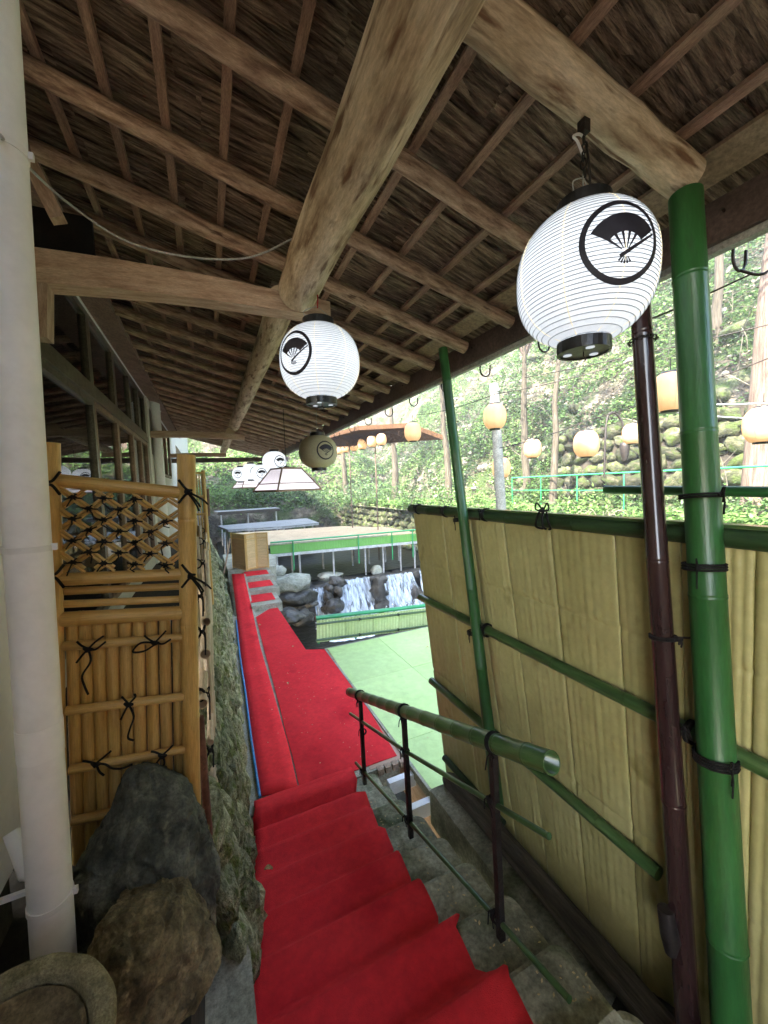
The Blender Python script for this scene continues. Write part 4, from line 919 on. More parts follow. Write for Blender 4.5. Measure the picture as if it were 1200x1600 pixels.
mb.grid(lambda u, v: wfn(u, v), 320, 22); mb.build('wall_core', m_stone, rw)
sp_ = [rock_mb((0, 0, 0), .5, .5, .5, 50 + k * 2.1, 16, .30, 1.8).build('stone', m_stone, rw, local=True) for k in range(10)]
cnt = 0; y = 1.64
while y < 13.2 and cnt < 285:
    s_ = .13 + .012 * y
    for j in range(5 if y > 3 else 6):
        v = (j + .5) / (5 if y > 3 else 6); p = wall_pt(y + U(-.05, .05), min(1, v + U(-.05, .05)))
        o = sp_[cnt] if cnt < 10 else random.choice(sp_).copy()
        if cnt >= 10: C.objects.link(o)
        o.location = p - rw.location + V((.004, 0, 0)); o.scale = (U(.12, .20), s_ * U(1.1, 1.9), U(.20, .36)); o.rotation_euler = (U(-.4, .4), U(-.3, .1), U(-.3, .3)); cnt += 1
    y += s_ * .95
# foreground rocks and the stone basin
def hull_rock(label, mat, pts, seed, amp=.009, depth=.16):
    """angular boulder: hull of surveyed corner points, subdivided and roughened"""
    F = [at(x, y, Y=d) for x, y, d in pts]; c = sum(F, V((0, 0, 0))) / len(F); B = [c + (p - c) * .8 + V((0, depth, -.05)) for p in F]
    bm = bmesh.new()
    for p in F + B: bm.verts.new(p)
    r = bmesh.ops.convex_hull(bm, input=bm.verts); bmesh.ops.delete(bm, geom=[v for v in r['geom_interior'] if isinstance(v, bmesh.types.BMVert)], context='VERTS')
    for k in range(5):
        bmesh.ops.subdivide_edges(bm, edges=bm.edges[:], cuts=1, use_grid_fill=True)
        bmesh.ops.triangulate(bm, faces=bm.faces[:])
        if k == 1: bmesh.ops.smooth_vert(bm, verts=bm.verts[:], factor=.5, use_axis_x=True, use_axis_y=True, use_axis_z=True)
        if len(bm.verts) > 16000: break
    bm.normal_update(); o_ = V((seed, seed * 2, 0))
    for v in bm.verts:
        q = v.co; h = amp * (1.6 * noise.noise(q * 9 + o_) + noise.noise(q * 22 + o_) + .6 * noise.noise(q * 55 + o_) + .35 * noise.noise(q * 130 + o_)) - amp * 1.2 * max(0, .12 - abs(noise.noise(q * 12 + o_ * 2))) / .12
        v.co = q + v.normal * h
    me = bpy.data.meshes.new('boulder'); 
    for v in bm.verts: v.co -= c
    bm.to_mesh(me); bm.free(); me.polygons.foreach_set('use_smooth', [True] * len(me.polygons)); me.materials.append(mat)
    o = bpy.data.objects.new('boulder', me); C.objects.link(o); o.location = c; o.scale = (1.1, 1.1, 1.08); return tag(o, label, 'rock')
hull_rock('large dark pointed rock in front of the bamboo gate', m_rockd, [(213, 1203, 1.38), (228, 1222, 1.36), (262, 1246, 1.33), (298, 1236, 1.34), (312, 1290, 1.31), (334, 1345, 1.28), (330, 1480, 1.2), (250, 1440, 1.16), (160, 1420, 1.2), (112, 1480, 1.28), (108, 1395, 1.32), (150, 1310, 1.36), (185, 1250, 1.38), (235, 1330, 1.22), (180, 1360, 1.24), (285, 1380, 1.19)], 2)
hull_rock('brown mottled rock in front of the dark pointed one', m_rockb, [(250, 1391, 1.12), (285, 1400, 1.10), (322, 1452, 1.07), (342, 1492, 1.05), (330, 1530, 1.0), (300, 1590, .96), (240, 1625, .93), (165, 1620, .92), (128, 1520, 1.02), (160, 1445, 1.07), (205, 1412, 1.1), (245, 1480, .99), (200, 1510, .97), (290, 1490, 1.0)], 5, .007)
rock_b = rock_mb((-.13, .86, -1.38), .12, .12, .12, 3, 30, .2).build('boulder', m_rockd, loc=(-.13, .86, -1.38)); tag(rock_b, 'low dark rock at the bottom beneath the brown mottled rock', 'rock')
# basin
bs = thing('stone_basin', 'round stone basin in the bottom left corner', 'stone basin', (-.32, .72, -1.0))
bc = V((-.345, .735, -.872)); tlt = Matrix.Rotation(math.radians(8), 3, 'X') @ Matrix.Rotation(math.radians(6), 3, 'Y')
mb = MB(); prof_ = [(.06, -.22), (.12, -.16), (.142, -.06), (.143, -.012), (.139, -.003), (.133, .0), (.114, .0), (.110, -.004), (.107, -.020), (.104, -.05)]
mb.lathe(prof_, 72, (0, 0, 0), sm=False, cap=False); mb.v = [tlt @ V((v.x * 1.04, v.y * 1.04, v.z)) + bc + V((.003 * nz(v * 20), .003 * nz(v * 25), .002 * nz(v * 30))) for v in mb.v]; mb.build('bowl', m_basin, bs)
mb = MB(); mb.lathe([(.107, -.018), (.100, -.030), (.06, -.036), (.002, -.038)], 48, (0, 0, 0), cap=False); mb.v = [tlt @ v + bc for v in mb.v]; mb.build('hollow', m_rockb, bs)
tag(MB().slab([(-.16, .40), (.045, .40), (.04, 1.50), (0, 1.66), (-.10, 1.60), (-.16, 1.36)], -2.3, -1.80).build('kerb_slab', m_conl), 'grey concrete slab between the rocks and the red stair carpet', 'slab')
# fallen leaves
random.seed(15)
def leaf(label, x, y, z, s_=.03):
    p = at(x, y, Z=z); a = U(0, 6.28); mb = MB(); d = V((math.cos(a), math.sin(a), 0)); w = V((-d.y, d.x, 0))
    mb.grid(lambda u, v: p + d * (u - .5) * s_ * 2 + w * (v - .5) * s_ * 1.3 * math.sin(math.pi * max(.04, min(.96, u))) + V((0, 0, .016 + .012 * (2 * v - 1) ** 2 + .006 * math.sin(u * 4))), 6, 4)
    tag(mb.build('fallen_leaf', m_dry), label, 'leaf')
leaf('curled tan leaf on the red stair carpet, nearer the right', 420, 1363, -2.08, .022); leaf('small pale leaf on the stair carpet near the left edge', 405, 1412, -1.99, .012)
leaf('pale leaf in the middle of the wide walkway carpet', 450, 1070, -2.6, .022); leaf('small pale leaf high on the wide walkway carpet', 458, 1012, -2.6, .022)
leaf('dry leaf beside the light gap between the two red runners', 406, 978, -2.6, .02); leaf('pale leaf on the green deck', 668, 1013, -2.6, .02)

# ---------------------------------------------------------------- added to wash out the hill like glare, thin haze
hz_m = bpy.data.materials.new('glare_haze_air'); hz_m.use_nodes = True; hn = hz_m.node_tree.nodes; hn.remove(hn['Principled BSDF'])
pv = hn.new('ShaderNodeVolumePrincipled'); pv.inputs['Color'].default_value = (.93, .96, .95, 1); pv.inputs['Density'].default_value = .003; pv.inputs['Anisotropy'].default_value = .2
hz_m.node_tree.links.new(pv.outputs[0], hn['Material Output'].inputs['Volume'])
MB().box(-14, 50, -16, 78, -7.5, 46).build('glare_haze', hz_m, kind='stuff')
# ================================================================ LANTERNS
LH = .219
def lr(z, R):   # body radius at height z
    t = min(1, abs(z) / .218); return R * (1 - t ** 2.4) ** .4545 if t < 1 else 0.0
def crest_mesh(R, phi0):
    mb = MB(); s_ = .117
    def S_(a, b): r = lr(b * s_, R) + .0035; ph = phi0 + a * s_ / R; return V((r * math.cos(ph), r * math.sin(ph), b * s_))
    def sector(ca, cb, r0, r1, a0, a1, n, m_=3):
        mb.grid(lambda u, v: S_(ca + (r0 + (r1 - r0) * v) * math.cos(a0 + (a1 - a0) * u), cb + (r0 + (r1 - r0) * v) * math.sin(a0 + (a1 - a0) * u)), n, m_)
    def bar(a, b, w0, w1):
        d = (V((*b, 0)) - V((*a, 0))); n_ = V((-d.y, d.x, 0)).normalized()
        mb.grid(lambda u, v: (lambda q: S_(q.x, q.y))(V((*a, 0)) + d * u + n_ * (v - .5) * (w0 + (w1 - w0) * u)), 8, 1)
    sector(0, 0, .88, 1.02, 0, 2 * math.pi, 72)
    px, py = .05, -.34; R_ = math.radians
    sector(px, py, .50, .98, R_(38), R_(146), 30, 8)
    for a in (60, 80, 100, 121, 143): bar((px + .12 * math.cos(R_(a)), py + .12 * math.sin(R_(a))), (px + .50 * math.cos(R_(a)), py + .50 * math.sin(R_(a))), .02, .07)
    bar((px - .14, py - .08), (px + .94 * math.cos(R_(33)), py + .94 * math.sin(R_(33))), .10, .05)
    for a in (225, 245, 265, 285, 305): bar((px + .10 * math.cos(R_(a)), py + .10 * math.sin(R_(a))), (px + .24 * math.cos(R_(a)), py + .24 * math.sin(R_(a))), .02, .055)
    return mb
def lantern_parts(t, R, paper, rib, n_r=34, seg=64, crest=None, small=False):
    mb = MB(); prof_ = []; N = n_r * (2 if not small else 1); z1 = LH - .012
    for i in range(N + 1):
        z = -z1 + 2 * z1 * i / N; r = lr(z, R); prof_.append((r - (.0022 if (i % 2 and not small) else 0), z))
    L0 = V(t.location); mb.lathe([(r, z) for r, z in prof_], seg, L0, cap=False); mb.build('paper_shade', paper, t, loc=L0)
    if not small:
        rb = MB()
        for i in range(0, N + 1, 2):
            z = -z1 + 2 * z1 * i / N; r = lr(z, R) + .0006; rb.tube([L0 + V((r * math.cos(a), r * math.sin(a), z)) for a in [2 * math.pi * k / 48 for k in range(48)]], .0015, 4, closed=True)
        rb.build('paper_ribs', rib, t, kind='stuff')
    if not small and crest is not None and paper is m_paper:
        sm_ = MB()
        for k in range(8):
            a = k * math.pi / 4 + .4; sm_.tube([L0 + V((math.cos(a), math.sin(a), 0)) * (lr(z, R) + .0008) + V((0, 0, z)) for z in [-z1 + 2 * z1 * i / 16 for i in range(17)]], .0016, 4)
        sm_.build('paper_seams', m_seam, t, kind='stuff')
    for s_ in (1, -1):
        rc = lr(z1, R) + .004; h = .042
        m_ = MB(); m_.lathe([(rc * .8, s_ * z1 - .004), (rc, s_ * z1 - .004), (rc, s_ * (z1 + h)), (rc * .90, s_ * (z1 + h)), (rc * .89, s_ * (z1 + h * .9)), (rc * .02, s_ * (z1 + h * .9))], 32, L0, False)
        c = m_.build('end_cap', m_black, t)
        if s_ < 0 and not small:
            for a in (0, 2.1, 4.2): MB().lathe([(.014, 0), (.014, -.002)], 14, L0 + V((rc * .6 * math.cos(a), rc * .6 * math.sin(a), -(z1 + h * .9) - .001))).build('vent_hole', m_paper, c)
            MB().tube([L0 + V((0, 0, -z1 - h * .3)), L0 + V((0, 0, -z1 - h - .01)), L0 + V((.012, 0, -z1 - h - .02)), L0 + V((0, 0, -z1 - h - .03))], .0022, 5).build('hook', m_iron, c)
    if crest is not None:
        cm = crest_mesh(R, crest); cm.v = [v + L0 for v in cm.v]; cm.build('fan_crest', m_ink, t)
    if not small:
        m_ = MB(); zt = z1 + .04; rc = lr(z1, R)
        for a in (.3, 3.44): m_.tube(smooth_path([L0 + V((rc * math.cos(a), rc * math.sin(a), zt)), L0 + V((rc * 1.05 * math.cos(a), rc * 1.05 * math.sin(a), zt + .03)), L0 + V((rc * .3 * math.cos(a), rc * .3 * math.sin(a), zt + .07)), L0 + V((0, 0, zt + .08))], 4), .0022, 5)
        m_.build('bail_wire', m_cable, t)
def face_angle(c, px, py, R):
    d = ray(px, py).normalized(); b = d.dot(c); h = math.sqrt(max(0, b * b - (c.length_squared - R * R * .98))); p = d * (b - h) - c; return math.atan2(p.y, p.x)
def lantern(label, px, py, R=.235, paper=None, rib=None, top_=None, crest_px=None, Yd=None, crest=None, small=False, cat='lantern', hang=True, sc_=1.0, group=None):
    c = at(px, py, Y=Yd); t = thing('paper_lantern', label, cat, c, group)
    cr = face_angle(c, *crest_px, R) if crest_px else crest
    lantern_parts(t, R, paper or m_paper, rib or m_rib, crest=cr, small=small)
    if top_ is not None:
        z = c.z + LH + .11; MB().tube([V((c.x, c.y, z)), V((c.x, c.y, top_))], .003, 5).build('hanging_wire', m_cable, t)
    if sc_ != 1: t.scale = (sc_,) * 3
    return t, c
GL = 'fan crest lanterns under the roof'
tA, cA = lantern('large lit white lantern with a round fan crest hanging beside the thick green post', 912, 436, .218, Yd=.955, crest_px=(972, 400), group=GL)
# its chain, hook and cable
m_ = MB(); hp = V((cA.x, cA.y, 1.175)); m_.obox(hp + V((0, 0, 0)), (.014, 0, 0), (0, .014, 0), (0, 0, .02)); m_.build('ceiling_hook', m_iron, tA)
n = 0; z = hp.z - .02
while z > cA.z + LH + .13:
    a = n % 2 * 1.57 + .4; u = V((math.cos(a), math.sin(a), 0)); m_ = MB(); c = V((cA.x + .004 * math.sin(n * 2), cA.y, z - .016))
    m_.tube([c + u * .009 * math.cos(b_) + V((0, 0, .018 * math.sin(b_))) for b_ in [2 * math.pi * q / 10 for q in range(10)]], .0032, 6, closed=True); m_.build('chain_link', m_iron, tA); z -= .027; n += 1
z0_ = cA.z + LH + .10; MB().tube(smooth_path([V((cA.x, cA.y, z + .01)), V((cA.x - .004, cA.y, z0_ + .01)), V((cA.x + .004, cA.y, z0_ - .05))], 3), .003, 5).build('lamp_cord', m_cable, tA)
MB().tube(smooth_path([hp + V((-.004, 0, -.03)), hp + V((-.03, -.004, -.035)), hp + V((-.055, -.004, -.05)), hp + V((-.035, -.004, -.06)), hp + V((-.005, 0, -.09))], 5), .0045, 6).build('white_tie', m_white, tA)
MB().tube(smooth_path([hp + V((.012, 0, -.05)), hp + V((.03, .0, -.15)), hp + V((.055, .02, -.30))], 5), .0042, 6).build('black_flex', m_iron, tA)
tB, cB = lantern('lit white lantern hanging at the end of the thick purlin, crest turned left', 500, 567, .235, Yd=2.30, crest_px=(458, 557), group=GL)
MB().tube(smooth_path([V((cB.x, cB.y, cB.z + LH + .10)), V((cB.x + .004, cB.y, cB.z + LH + .16)), V((cB.x, cB.y, cB.z + LH + .20))], 3), .004, 6).build('red_wire', MT('red_wire', [(.4, .02, .02), (.5, .03, .03)], 5), tB)
MB().tube(smooth_path([V((cB.x, cB.y, cB.z + LH + .19)), at(492, 410, Y=2.28), at(472, 370, Y=2.25), at(478, 345, Y=2.2)], 5), .004, 6).build('grey_flex', m_cable, tB)
MB().tube([at(488, 448, Y=2.28), at(505, 441, Y=2.28)], .010, 8).build('wire_nut', m_white, tB)
lantern('unlit cream lantern with a fan crest hanging below the lit one', 497, 706, .25, m_paperu, MT('cream_rib', [(.36, .32, .2), (.4, .36, .24)], 9), 1.16, (509, 700), 5.0, group=GL)
lantern('lit white lantern just above the large square shade', 429, 722, .235, top_=1.3, crest_px=(438, 722), Yd=8.0, group=GL, paper=m_paperf)
lantern('far lit lantern showing its whole crest, left of the one above the large shade', 409, 740, .235, top_=1.2, crest_px=(409, 740), Yd=9.6, group=GL, paper=m_paperf)
lantern('bluish far lit lantern behind the one showing its whole crest', 392, 737, .235, top_=1.2, crest_px=(398, 735), Yd=11.0, group=GL, paper=m_paperf)
lantern('leftmost lit lantern of the far cluster above the small square shade', 376, 741, .235, top_=1.2, crest_px=(371, 741), Yd=12.2, group=GL, paper=m_paperf)
# pyramid shades
def shade(label, cx_, cy_, cz_, w, h, wt, top_):
    t = thing('pendant_shade', label, 'pendant lamp', (cx_, cy_, cz_), 'square paper pendant shades'); a = math.radians(20)
    def pt(i, r, z): b_ = a + math.pi / 4 + i * math.pi / 2; return V((cx_ + r * math.cos(b_), cy_ + r * math.sin(b_), z))
    r0, r1 = w * .7071, wt * .7071; fr = MB()
    for i in range(4):
        m_ = MB(); m_.v = [pt(i, r0, cz_), pt(i + 1, r0, cz_), pt(i + 1, r1, cz_ + h), pt(i, r1, cz_ + h)]; m_.face((0, 1, 2, 3)); m_.build('paper_panel', m_ppink, t)
        k = 1.01
        fr.beam(pt(i, r0 * k, cz_), pt(i + 1, r0 * k, cz_), .03, .03); fr.beam(pt(i, r1 * k, cz_ + h), pt(i + 1, r1 * k, cz_ + h), .025, .025)
        fr.tube([pt(i, r0 * k, cz_), pt(i, r1 * k, cz_ + h)], .014, 6); q = .32; rm = (r0 + (r1 - r0) * q) * k; fr.beam(pt(i, rm, cz_ + h * q), pt(i + 1, rm, cz_ + h * q), .014, .014)
    fr.build('shade_frame', m_wood2, t); MB().tube([(cx_, cy_, cz_ + h), (cx_, cy_, top_)], .006, 6).build('cord', m_iron, t)
    MB().lathe([(.05, 0), (.05, .03), (.01, .05)], 12, (cx_, cy_, cz_ + h)).build('cord_cup', m_iron, t)
q = at(449, 766, Y=6.2); shade('large square paper pendant shade, nearest of the two', q.x, q.y, q.z, .76, .34, .34, 1.25)
q = at(388, 762, Y=12.4); shade('small far square paper pendant shade left of the large one', q.x, q.y, q.z, .70, .30, .30, 1.2)

# warm lanterns across the stream
wl = [((645, 675), 13, 'warm lantern hanging at the right tip of the thatched awning'), ((773, 651), 19, 'warm lantern in front of the grey utility post'),
      ((783, 731), 14, 'warm lantern lowest, near the foot of the grey utility post'), ((832, 701), 13, 'warm lantern between the utility post and the street lamp, smaller one'),
      ((916, 694), 20, 'warm lantern left of the dark street lamp'), ((1047, 613), 29, 'large warm lantern half hidden by the thick green post'),
      ((988, 678), 14, 'warm lantern almost hidden behind the dark brown pole'), ((1192, 664), 27, 'large warm lantern cut by the right edge of the photo')]
for k, ((x, y), r) in enumerate((((596, 687), 8), ((581, 690), 7.6), ((566, 694), 7.2), ((553, 697), 6.8), ((540, 700), 6.3), ((530, 703), 5.8))):
    wl.append(((x, y), r, ['first', 'second', 'third', 'fourth', 'fifth', 'sixth'][k] + ' warm lantern from the right under the thatched awning'))
wpos = []
for (x, y), r, lab in wl:
    zc = .21 * 600 / r * (1.1 if r > 17 else 1); c = far(x, y, zc); t = thing('warm_lantern', lab, 'lantern', c, 'warm lanterns over the stream'); wpos.append(c)
    m_ = MB(); N = 22; m_.lathe([(.21 * max(0.3, (1 - (abs(z) / .26) ** 2.6)) ** .5, z) for z in [-.225 + .45 * i / N for i in range(N + 1)]], 28, c, cap=True); m_.build('paper_shade', m_warm, t, loc=c)
    if r > 12:
        m_ = MB()
        for k in range(8): a = k * math.pi / 4; m_.tube([c + V((math.cos(a), math.sin(a), 0)) * (.212 * max(0.3, (1 - (abs(z) / .26) ** 2.6)) ** .5) + V((0, 0, z)) for z in [-.22 + .44 * i / 8 for i in range(9)]], .0022, 4)
        m_.build('paper_ribs', m_ribw, t, kind='stuff')
    for s_ in (1, -1): MB().lathe([(.10, s_ * .22), (.10, s_ * .25), (.05, s_ * .252)], 16, c).build('end_cap', m_black, t)
    MB().tube([c + V((0, 0, .24)), c + V((0, 0, .42))], .006, 5).build('hanging_wire', m_iron, t)
def wire(label, pts, r=.008, mat=None): tag(MB().tube(pts, r, 5).build('wire', mat or m_iron), label, 'wire')
up = V((0, 0, .42))
wire('thin wire from the utility post to the awning lantern', sag(wpos[1] + up, wpos[0] + up, .08)); wire('thin wire from the utility post rising right', sag(wpos[1] + up, far(1000, 560, 6.0), .05))
wire('thin wire carrying the lantern left of the street lamp', sag(far(780, 700, 7.2), wpos[4] + up, .05) + sag(wpos[4] + up, far(1200, 560, 5.0), .05)[1:])
wire('white cable crossing behind the thick green post', sag(far(1000, 632, 5.5), far(1215, 630, 4.2), .01), .010, m_white); wire('lower white cable behind the thick green post', sag(far(1020, 640, 5.2), far(1200, 655, 4.4), .02), .008, m_white)
wire('thin wire above the large lantern on the right', sag(far(820, 590, 7), far(1210, 505, 4.6), .03)); wire('wire strung along the awning lanterns', [c + V((0, 0, .42)) for c in wpos[8:]], .008)
# utility post
ps = thing('utility_post', 'grey wooden utility post behind the warm lantern', 'post', (0, 0, 0)); b_ = far(784, 745, 8.2); ps.location = b_
MB().tube([b_ + V((0, 0, -1.2)), far(772, 600, 8.2)], [.11, .10], 12).build('post', m_grey, ps); q = far(773, 612, 8.2); MB().tube([q, q + V((0, 0, .05))], .112, 12).build('band', m_steel, ps)
# street lamp
sl_t = thing('street_lamp', 'dark curved street lamp by the green pipe railing', 'street lamp', far(955, 770, 12)); D_ = 11
pth = [far(x, y, D_) for x, y in ((957, 760), (957, 720), (950, 680), (948, 640), (955, 622), (968, 630), (974, 650), (975, 672))]
MB().tube(smooth_path([far(944, 745, D_), far(946, 680, D_), far(950, 650, D_), far(960, 645, D_), far(972, 660, D_), far(976, 690, D_)], 5), .03, 8).build('curved_arm', m_iron, sl_t)
q = far(976, 698, D_); MB().lathe([(.05, .14), (.12, .10), (.13, 0), (.11, -.22), (.06, -.40)], 14, q).build('lamp_head', m_iron, sl_t)

# thatched awning across the stream
aw = thing('thatched_awning', 'brown thatched awning across the stream above the row of warm lanterns', 'awning', (6, 14, 2))
cs = [at(692, 687, Z=1.75), at(640, 668, Z=2.25), at(560, 672, Z=2.4), at(515, 684, Z=2.4), at(520, 699, Z=2.0), at(640, 690, Z=1.75)]
mb = MB(); b = 0; n = len(cs); mb.v = [c.copy() for c in cs] + [c + V((0, 0, .18)) for c in cs]
mb.face(tuple(range(n))[::-1]); mb.face(tuple(range(n, 2 * n)))
for k in range(n): mb.face((k, (k + 1) % n, n + (k + 1) % n, n + k))
mb.build('thatch', m_thatch, aw)
for f_ in (.25, .6): q = cs[4].lerp(cs[5], f_); MB().tube([q, V((q.x, q.y, -3.5))], .03, 8).build('post', m_trunk, aw)
mb = MB(); random.seed(61)
def gen_reed():
    for i in range(2600):
        u, v = U(0, 1), U(0, 1); p = (cs[4].lerp(cs[5], u)).lerp(cs[3].lerp(cs[1], u), v) + V((0, 0, -.02))
        d = V((U(-1, 1) * .3, U(-1, 1), U(-.25, .05))).normalized(); yield p, d, V((.3, 0, 1)).cross(d).normalized(), U(.15, .45), .010
mb.leafs(gen_reed()); mb.build('reeds', m_thatch, aw, kind='stuff')

# ---------------------------------------------------------------- far bank: green pipe railing, path
pr_ = thing('pipe_railing', 'green pipe railing along the path on the far bank', 'railing', (11, 7, -1.3))
ra, rb = at(800, 748, X=11.2), at(1215, 735, X=10.2)
rpts = [ra.lerp(rb, k / 5) for k in range(6)]; rpts = [V((p.x, p.y, .12)) for p in rpts]
MB().tube(rpts, .024, 8).build('top_pipe', m_grail, pr_); MB().tube([p - V((0, 0, .5)) for p in rpts], .016, 8).build('lower_pipe', m_grail, pr_)
for p in rpts: MB().tube([p, V((p.x, p.y, -1.4))], .018, 8).build('post', m_grail, pr_)
mb = MB(); mb.grid(lambda u, v: (9.35 + 3.6 * u, -8 + 34 * v, -1.33 + .03 * nz((u * 4, v * 30, 2))), 12, 90); mb.build('bank_path', m_bankg, kind='structure')

# ---------------------------------------------------------------- trees
def tree(label, base, h, r, crown_z, crown_r, lean=(0, 0), n=1500, leafm=None, seed=0, pos_off=(0, 0)):
    random.seed(seed); base = V(base); t = thing('tree', label, 'tree', base); topp = base + V((lean[0], lean[1], h))
    pts = [base + V((0, 0, -.6))] + [base.lerp(topp, k / 8) + V((.12 * nz((k * .6, seed, 1)), .12 * nz((k * .6, seed, 5)), 0)) * (k > 0) for k in range(9)]
    MB().tube(pts, [r * 1.25] + [r * (1.1 - .75 * k / 8) for k in range(9)], 14).build('trunk', m_ftrunk if n < 2300 and h < 12 and r < .28 else m_trunk, t)
    cc = topp + V((pos_off[0], pos_off[1], 0)); lm = MB(); br = MB(); cl = []
    for k in range(11):
        a = U(0, 6.28); rr = crown_r * U(.35, .95); z = U(-crown_r * .35, crown_r * .5); e = cc + V((rr * math.cos(a), rr * math.sin(a), z)); cl.append(e)
        s0 = pts[-3 if k % 2 else -2]; br.tube(smooth_path([s0, s0.lerp(e, .5) + V((0, 0, .4)), e], 3), [r * .3] * 3 + [r * .18] * 2 + [r * .08] * 2, 6)
    br.build('limb', m_trunk, t, kind='stuff')
    def gen():
        for i in range(n):
            c = random.choice(cl); rad = crown_r * .42; d = V((random.gauss(0, 1), random.gauss(0, 1), random.gauss(0, .6))) * rad * .5; s_ = U(.10, .22)
            dd = V((U(-1, 1), U(-1, 1), U(-.6, .3))).normalized(); w = dd.cross(V((U(-.4, .4), U(-.4, .4), 1))).normalized(); yield c + d, dd, w, s_, s_ * .32
    lm.leafs(gen()); lm.build('crown', leafm or m_foil, t); return t
def g(x, y): return hill_z(x, y)
tb = at(1183, 758, X=11.8); tree('thick pale-barked cedar trunk at the right edge behind the warm lantern', (tb.x, tb.y, -1.4), 9.5, .30, 9, 3.2, (.3, -.1), 2600, m_foil, 1)
tb = far(862, 700, 13.5); tree('slim pale tree beside the dark brown pole behind the lanterns', (tb.x, tb.y, max(-1.4, g(tb.x, tb.y)) - .2), 8.5, .13, 8, 2.6, (.8, .3), 1600, m_foil2, 2)
i = 3
for (px, py, d, h, r_, lab) in ((540, 720, 30, 9, .22, 'tree with a straight trunk on the mossy slope left of the awning'), (618, 715, 27, 10, .25, 'tall tree above the right part of the thatched awning'),
        (700, 640, 21, 9, .20, 'tree on the slope just right of the slim green post'), (1120, 600, 15, 8, .16, 'thin tree between the thick green post and the right edge'),
        (820, 600, 18, 9, .18, 'tree high on the slope below the large lantern'), (400, 740, 34, 9, .3, 'tree behind the far cluster of white lanterns'),
        (350, 745, 36, 9, .3, 'tree at the head of the valley left of the far lanterns')):
    p = far(px, py, d); tree(lab, (p.x, p.y, g(p.x, p.y) - .2), h, r_, h, 3.0, (U(-.5, 0), U(-.3, .3)), 2200, random.choice((m_foil, m_foil2)), i); i += 1

# ---------------------------------------------------------------- shrubs and ferns
def shrub(label, p, r, h, mat, seed, n=420, fern=False):
    random.seed(seed); p = V(p); t = thing('fern' if fern else 'shrub', label, 'fern' if fern else 'shrub', p); lm = MB(); st = MB()
    if fern:
        for k in range(14):
            a = U(0, 6.28); d = V((math.cos(a), math.sin(a), 0)); pts = [p + d * r * u + V((0, 0, h * math.sin(u * 2.3))) for u in [q / 7 for q in range(8)]]
            st.tube(pts, .006, 4); w = V((-d.y, d.x, 0))
            lm.leafs(((pts[q], (w * s_ + d * .4).normalized(), V((0, 0, 1)).cross(w * s_).normalized(), r * .34 * (1.1 - q / 8), .03) for q in range(1, 8) for s_ in (-1, 1)))
    else:
        tips = []
        for k in range(9):
            a = U(0, 6.28); e = p + V((math.cos(a) * r * U(.2, .8), math.sin(a) * r * U(.2, .8), h * U(.45, .95))); tips.append(e); st.tube(smooth_path([p, p.lerp(e, .5) + V((0, 0, .1)), e], 3), .012, 5)
        def gen():
            for i in range(n):
                c = random.choice(tips); q = c + V((random.gauss(0, .3) * r, random.gauss(0, .3) * r, random.gauss(0, .22) * h)); s_ = U(.05, .14) * (r ** .5)
                dd = V((U(-1, 1), U(-1, 1), U(-.7, .5))).normalized(); yield q, dd, dd.cross(V((U(-.5, .5), U(-.5, .5), 1))).normalized(), s_ * 1.6, s_ * .42
        lm.leafs(gen())
    lm.build('foliage', mat, t); st.build('stem', m_twig, t)
def on_bank(px, y, x): q = at(px, y, X=x); return V((x, q.y, max(-1.33, g(x, q.y)) - .05))
random.seed(90)
sh = [(640, 790, 9.8, .8, .9, 'leafy shrub above the left end of the beige fence', 0), (700, 770, 10.0, .9, 1.0, 'bright shrub behind the slim green post', 1), (745, 770, 10.2, .8, .9, 'feathery shrub right of the slim green post above the fence', 1),
      (800, 770, 10.4, .7, .7, 'low shrub under the lowest warm lantern', 0), (860, 790, 10.0, .6, .5, 'small shrub above the cord bow on the fence rail', 2), (905, 770, 11.0, .8, .7, 'shrub in front of the green pipe railing below the street lamp', 1),
      (1010, 790, 10.0, .5, .4, 'low plant on the bright path between the dark pole and the green post', 1), (1150, 800, 9.8, .7, .6, 'bright shrub right of the thick green post above the fence', 1),
      (1190, 760, 10.8, .8, .8, 'shrub below the large warm lantern at the right edge', 0), (610, 760, 10.2, 1.1, 1.2, 'dense shrub on the bank right of the tan platform', 0),
      (1120, 745, 11.6, .8, .7, 'shrub behind the green pipe railing right of the green post', 2), (960, 745, 11.8, .8, .8, 'shrub behind the green pipe railing left of the dark pole', 0)]
for k, (px, py, x, r, h, lab, c) in enumerate(sh): shrub(lab, on_bank(px, py, x), r, h, (m_foil, m_foil2, m_foil3)[c], 100 + k)
for k, (px, py, x, lab) in enumerate(((760, 800, 9.7, 'fern hanging over the bank edge right of the slim green post'), (880, 780, 10.6, 'fern on the bank between the pole and the cord bow'), (940, 800, 9.8, 'fern just left of the dark brown pole above the fence'), (1075, 760, 11.2, 'fern beside the green pipe railing behind the green post'))):
    shrub(lab, on_bank(px, py, x), .7, .5, m_foil2, 200 + k, fern=True)
bb = [(340, 760, 27.2, 1.6, 1.6, 'bright green bush at the head of the valley behind the bamboo post', 1), (368, 775, 27.6, 1.6, 1.3, 'green bush below the small square shade', 1), (400, 780, 28.5, 1.7, 1.5, 'green bush below the large square shade', 0),
      (445, 785, 29, 1.8, 1.4, 'dark green bush behind the grey platform', 0), (490, 790, 29, 1.8, 1.6, 'dark bush on the bank behind the tan platform, left one', 2), (535, 785, 28, 1.8, 1.6, 'bush on the bank behind the tan platform, right one', 0), (575, 770, 26, 1.7, 1.6, 'grey-green bush left of the dense bank shrub', 2)]
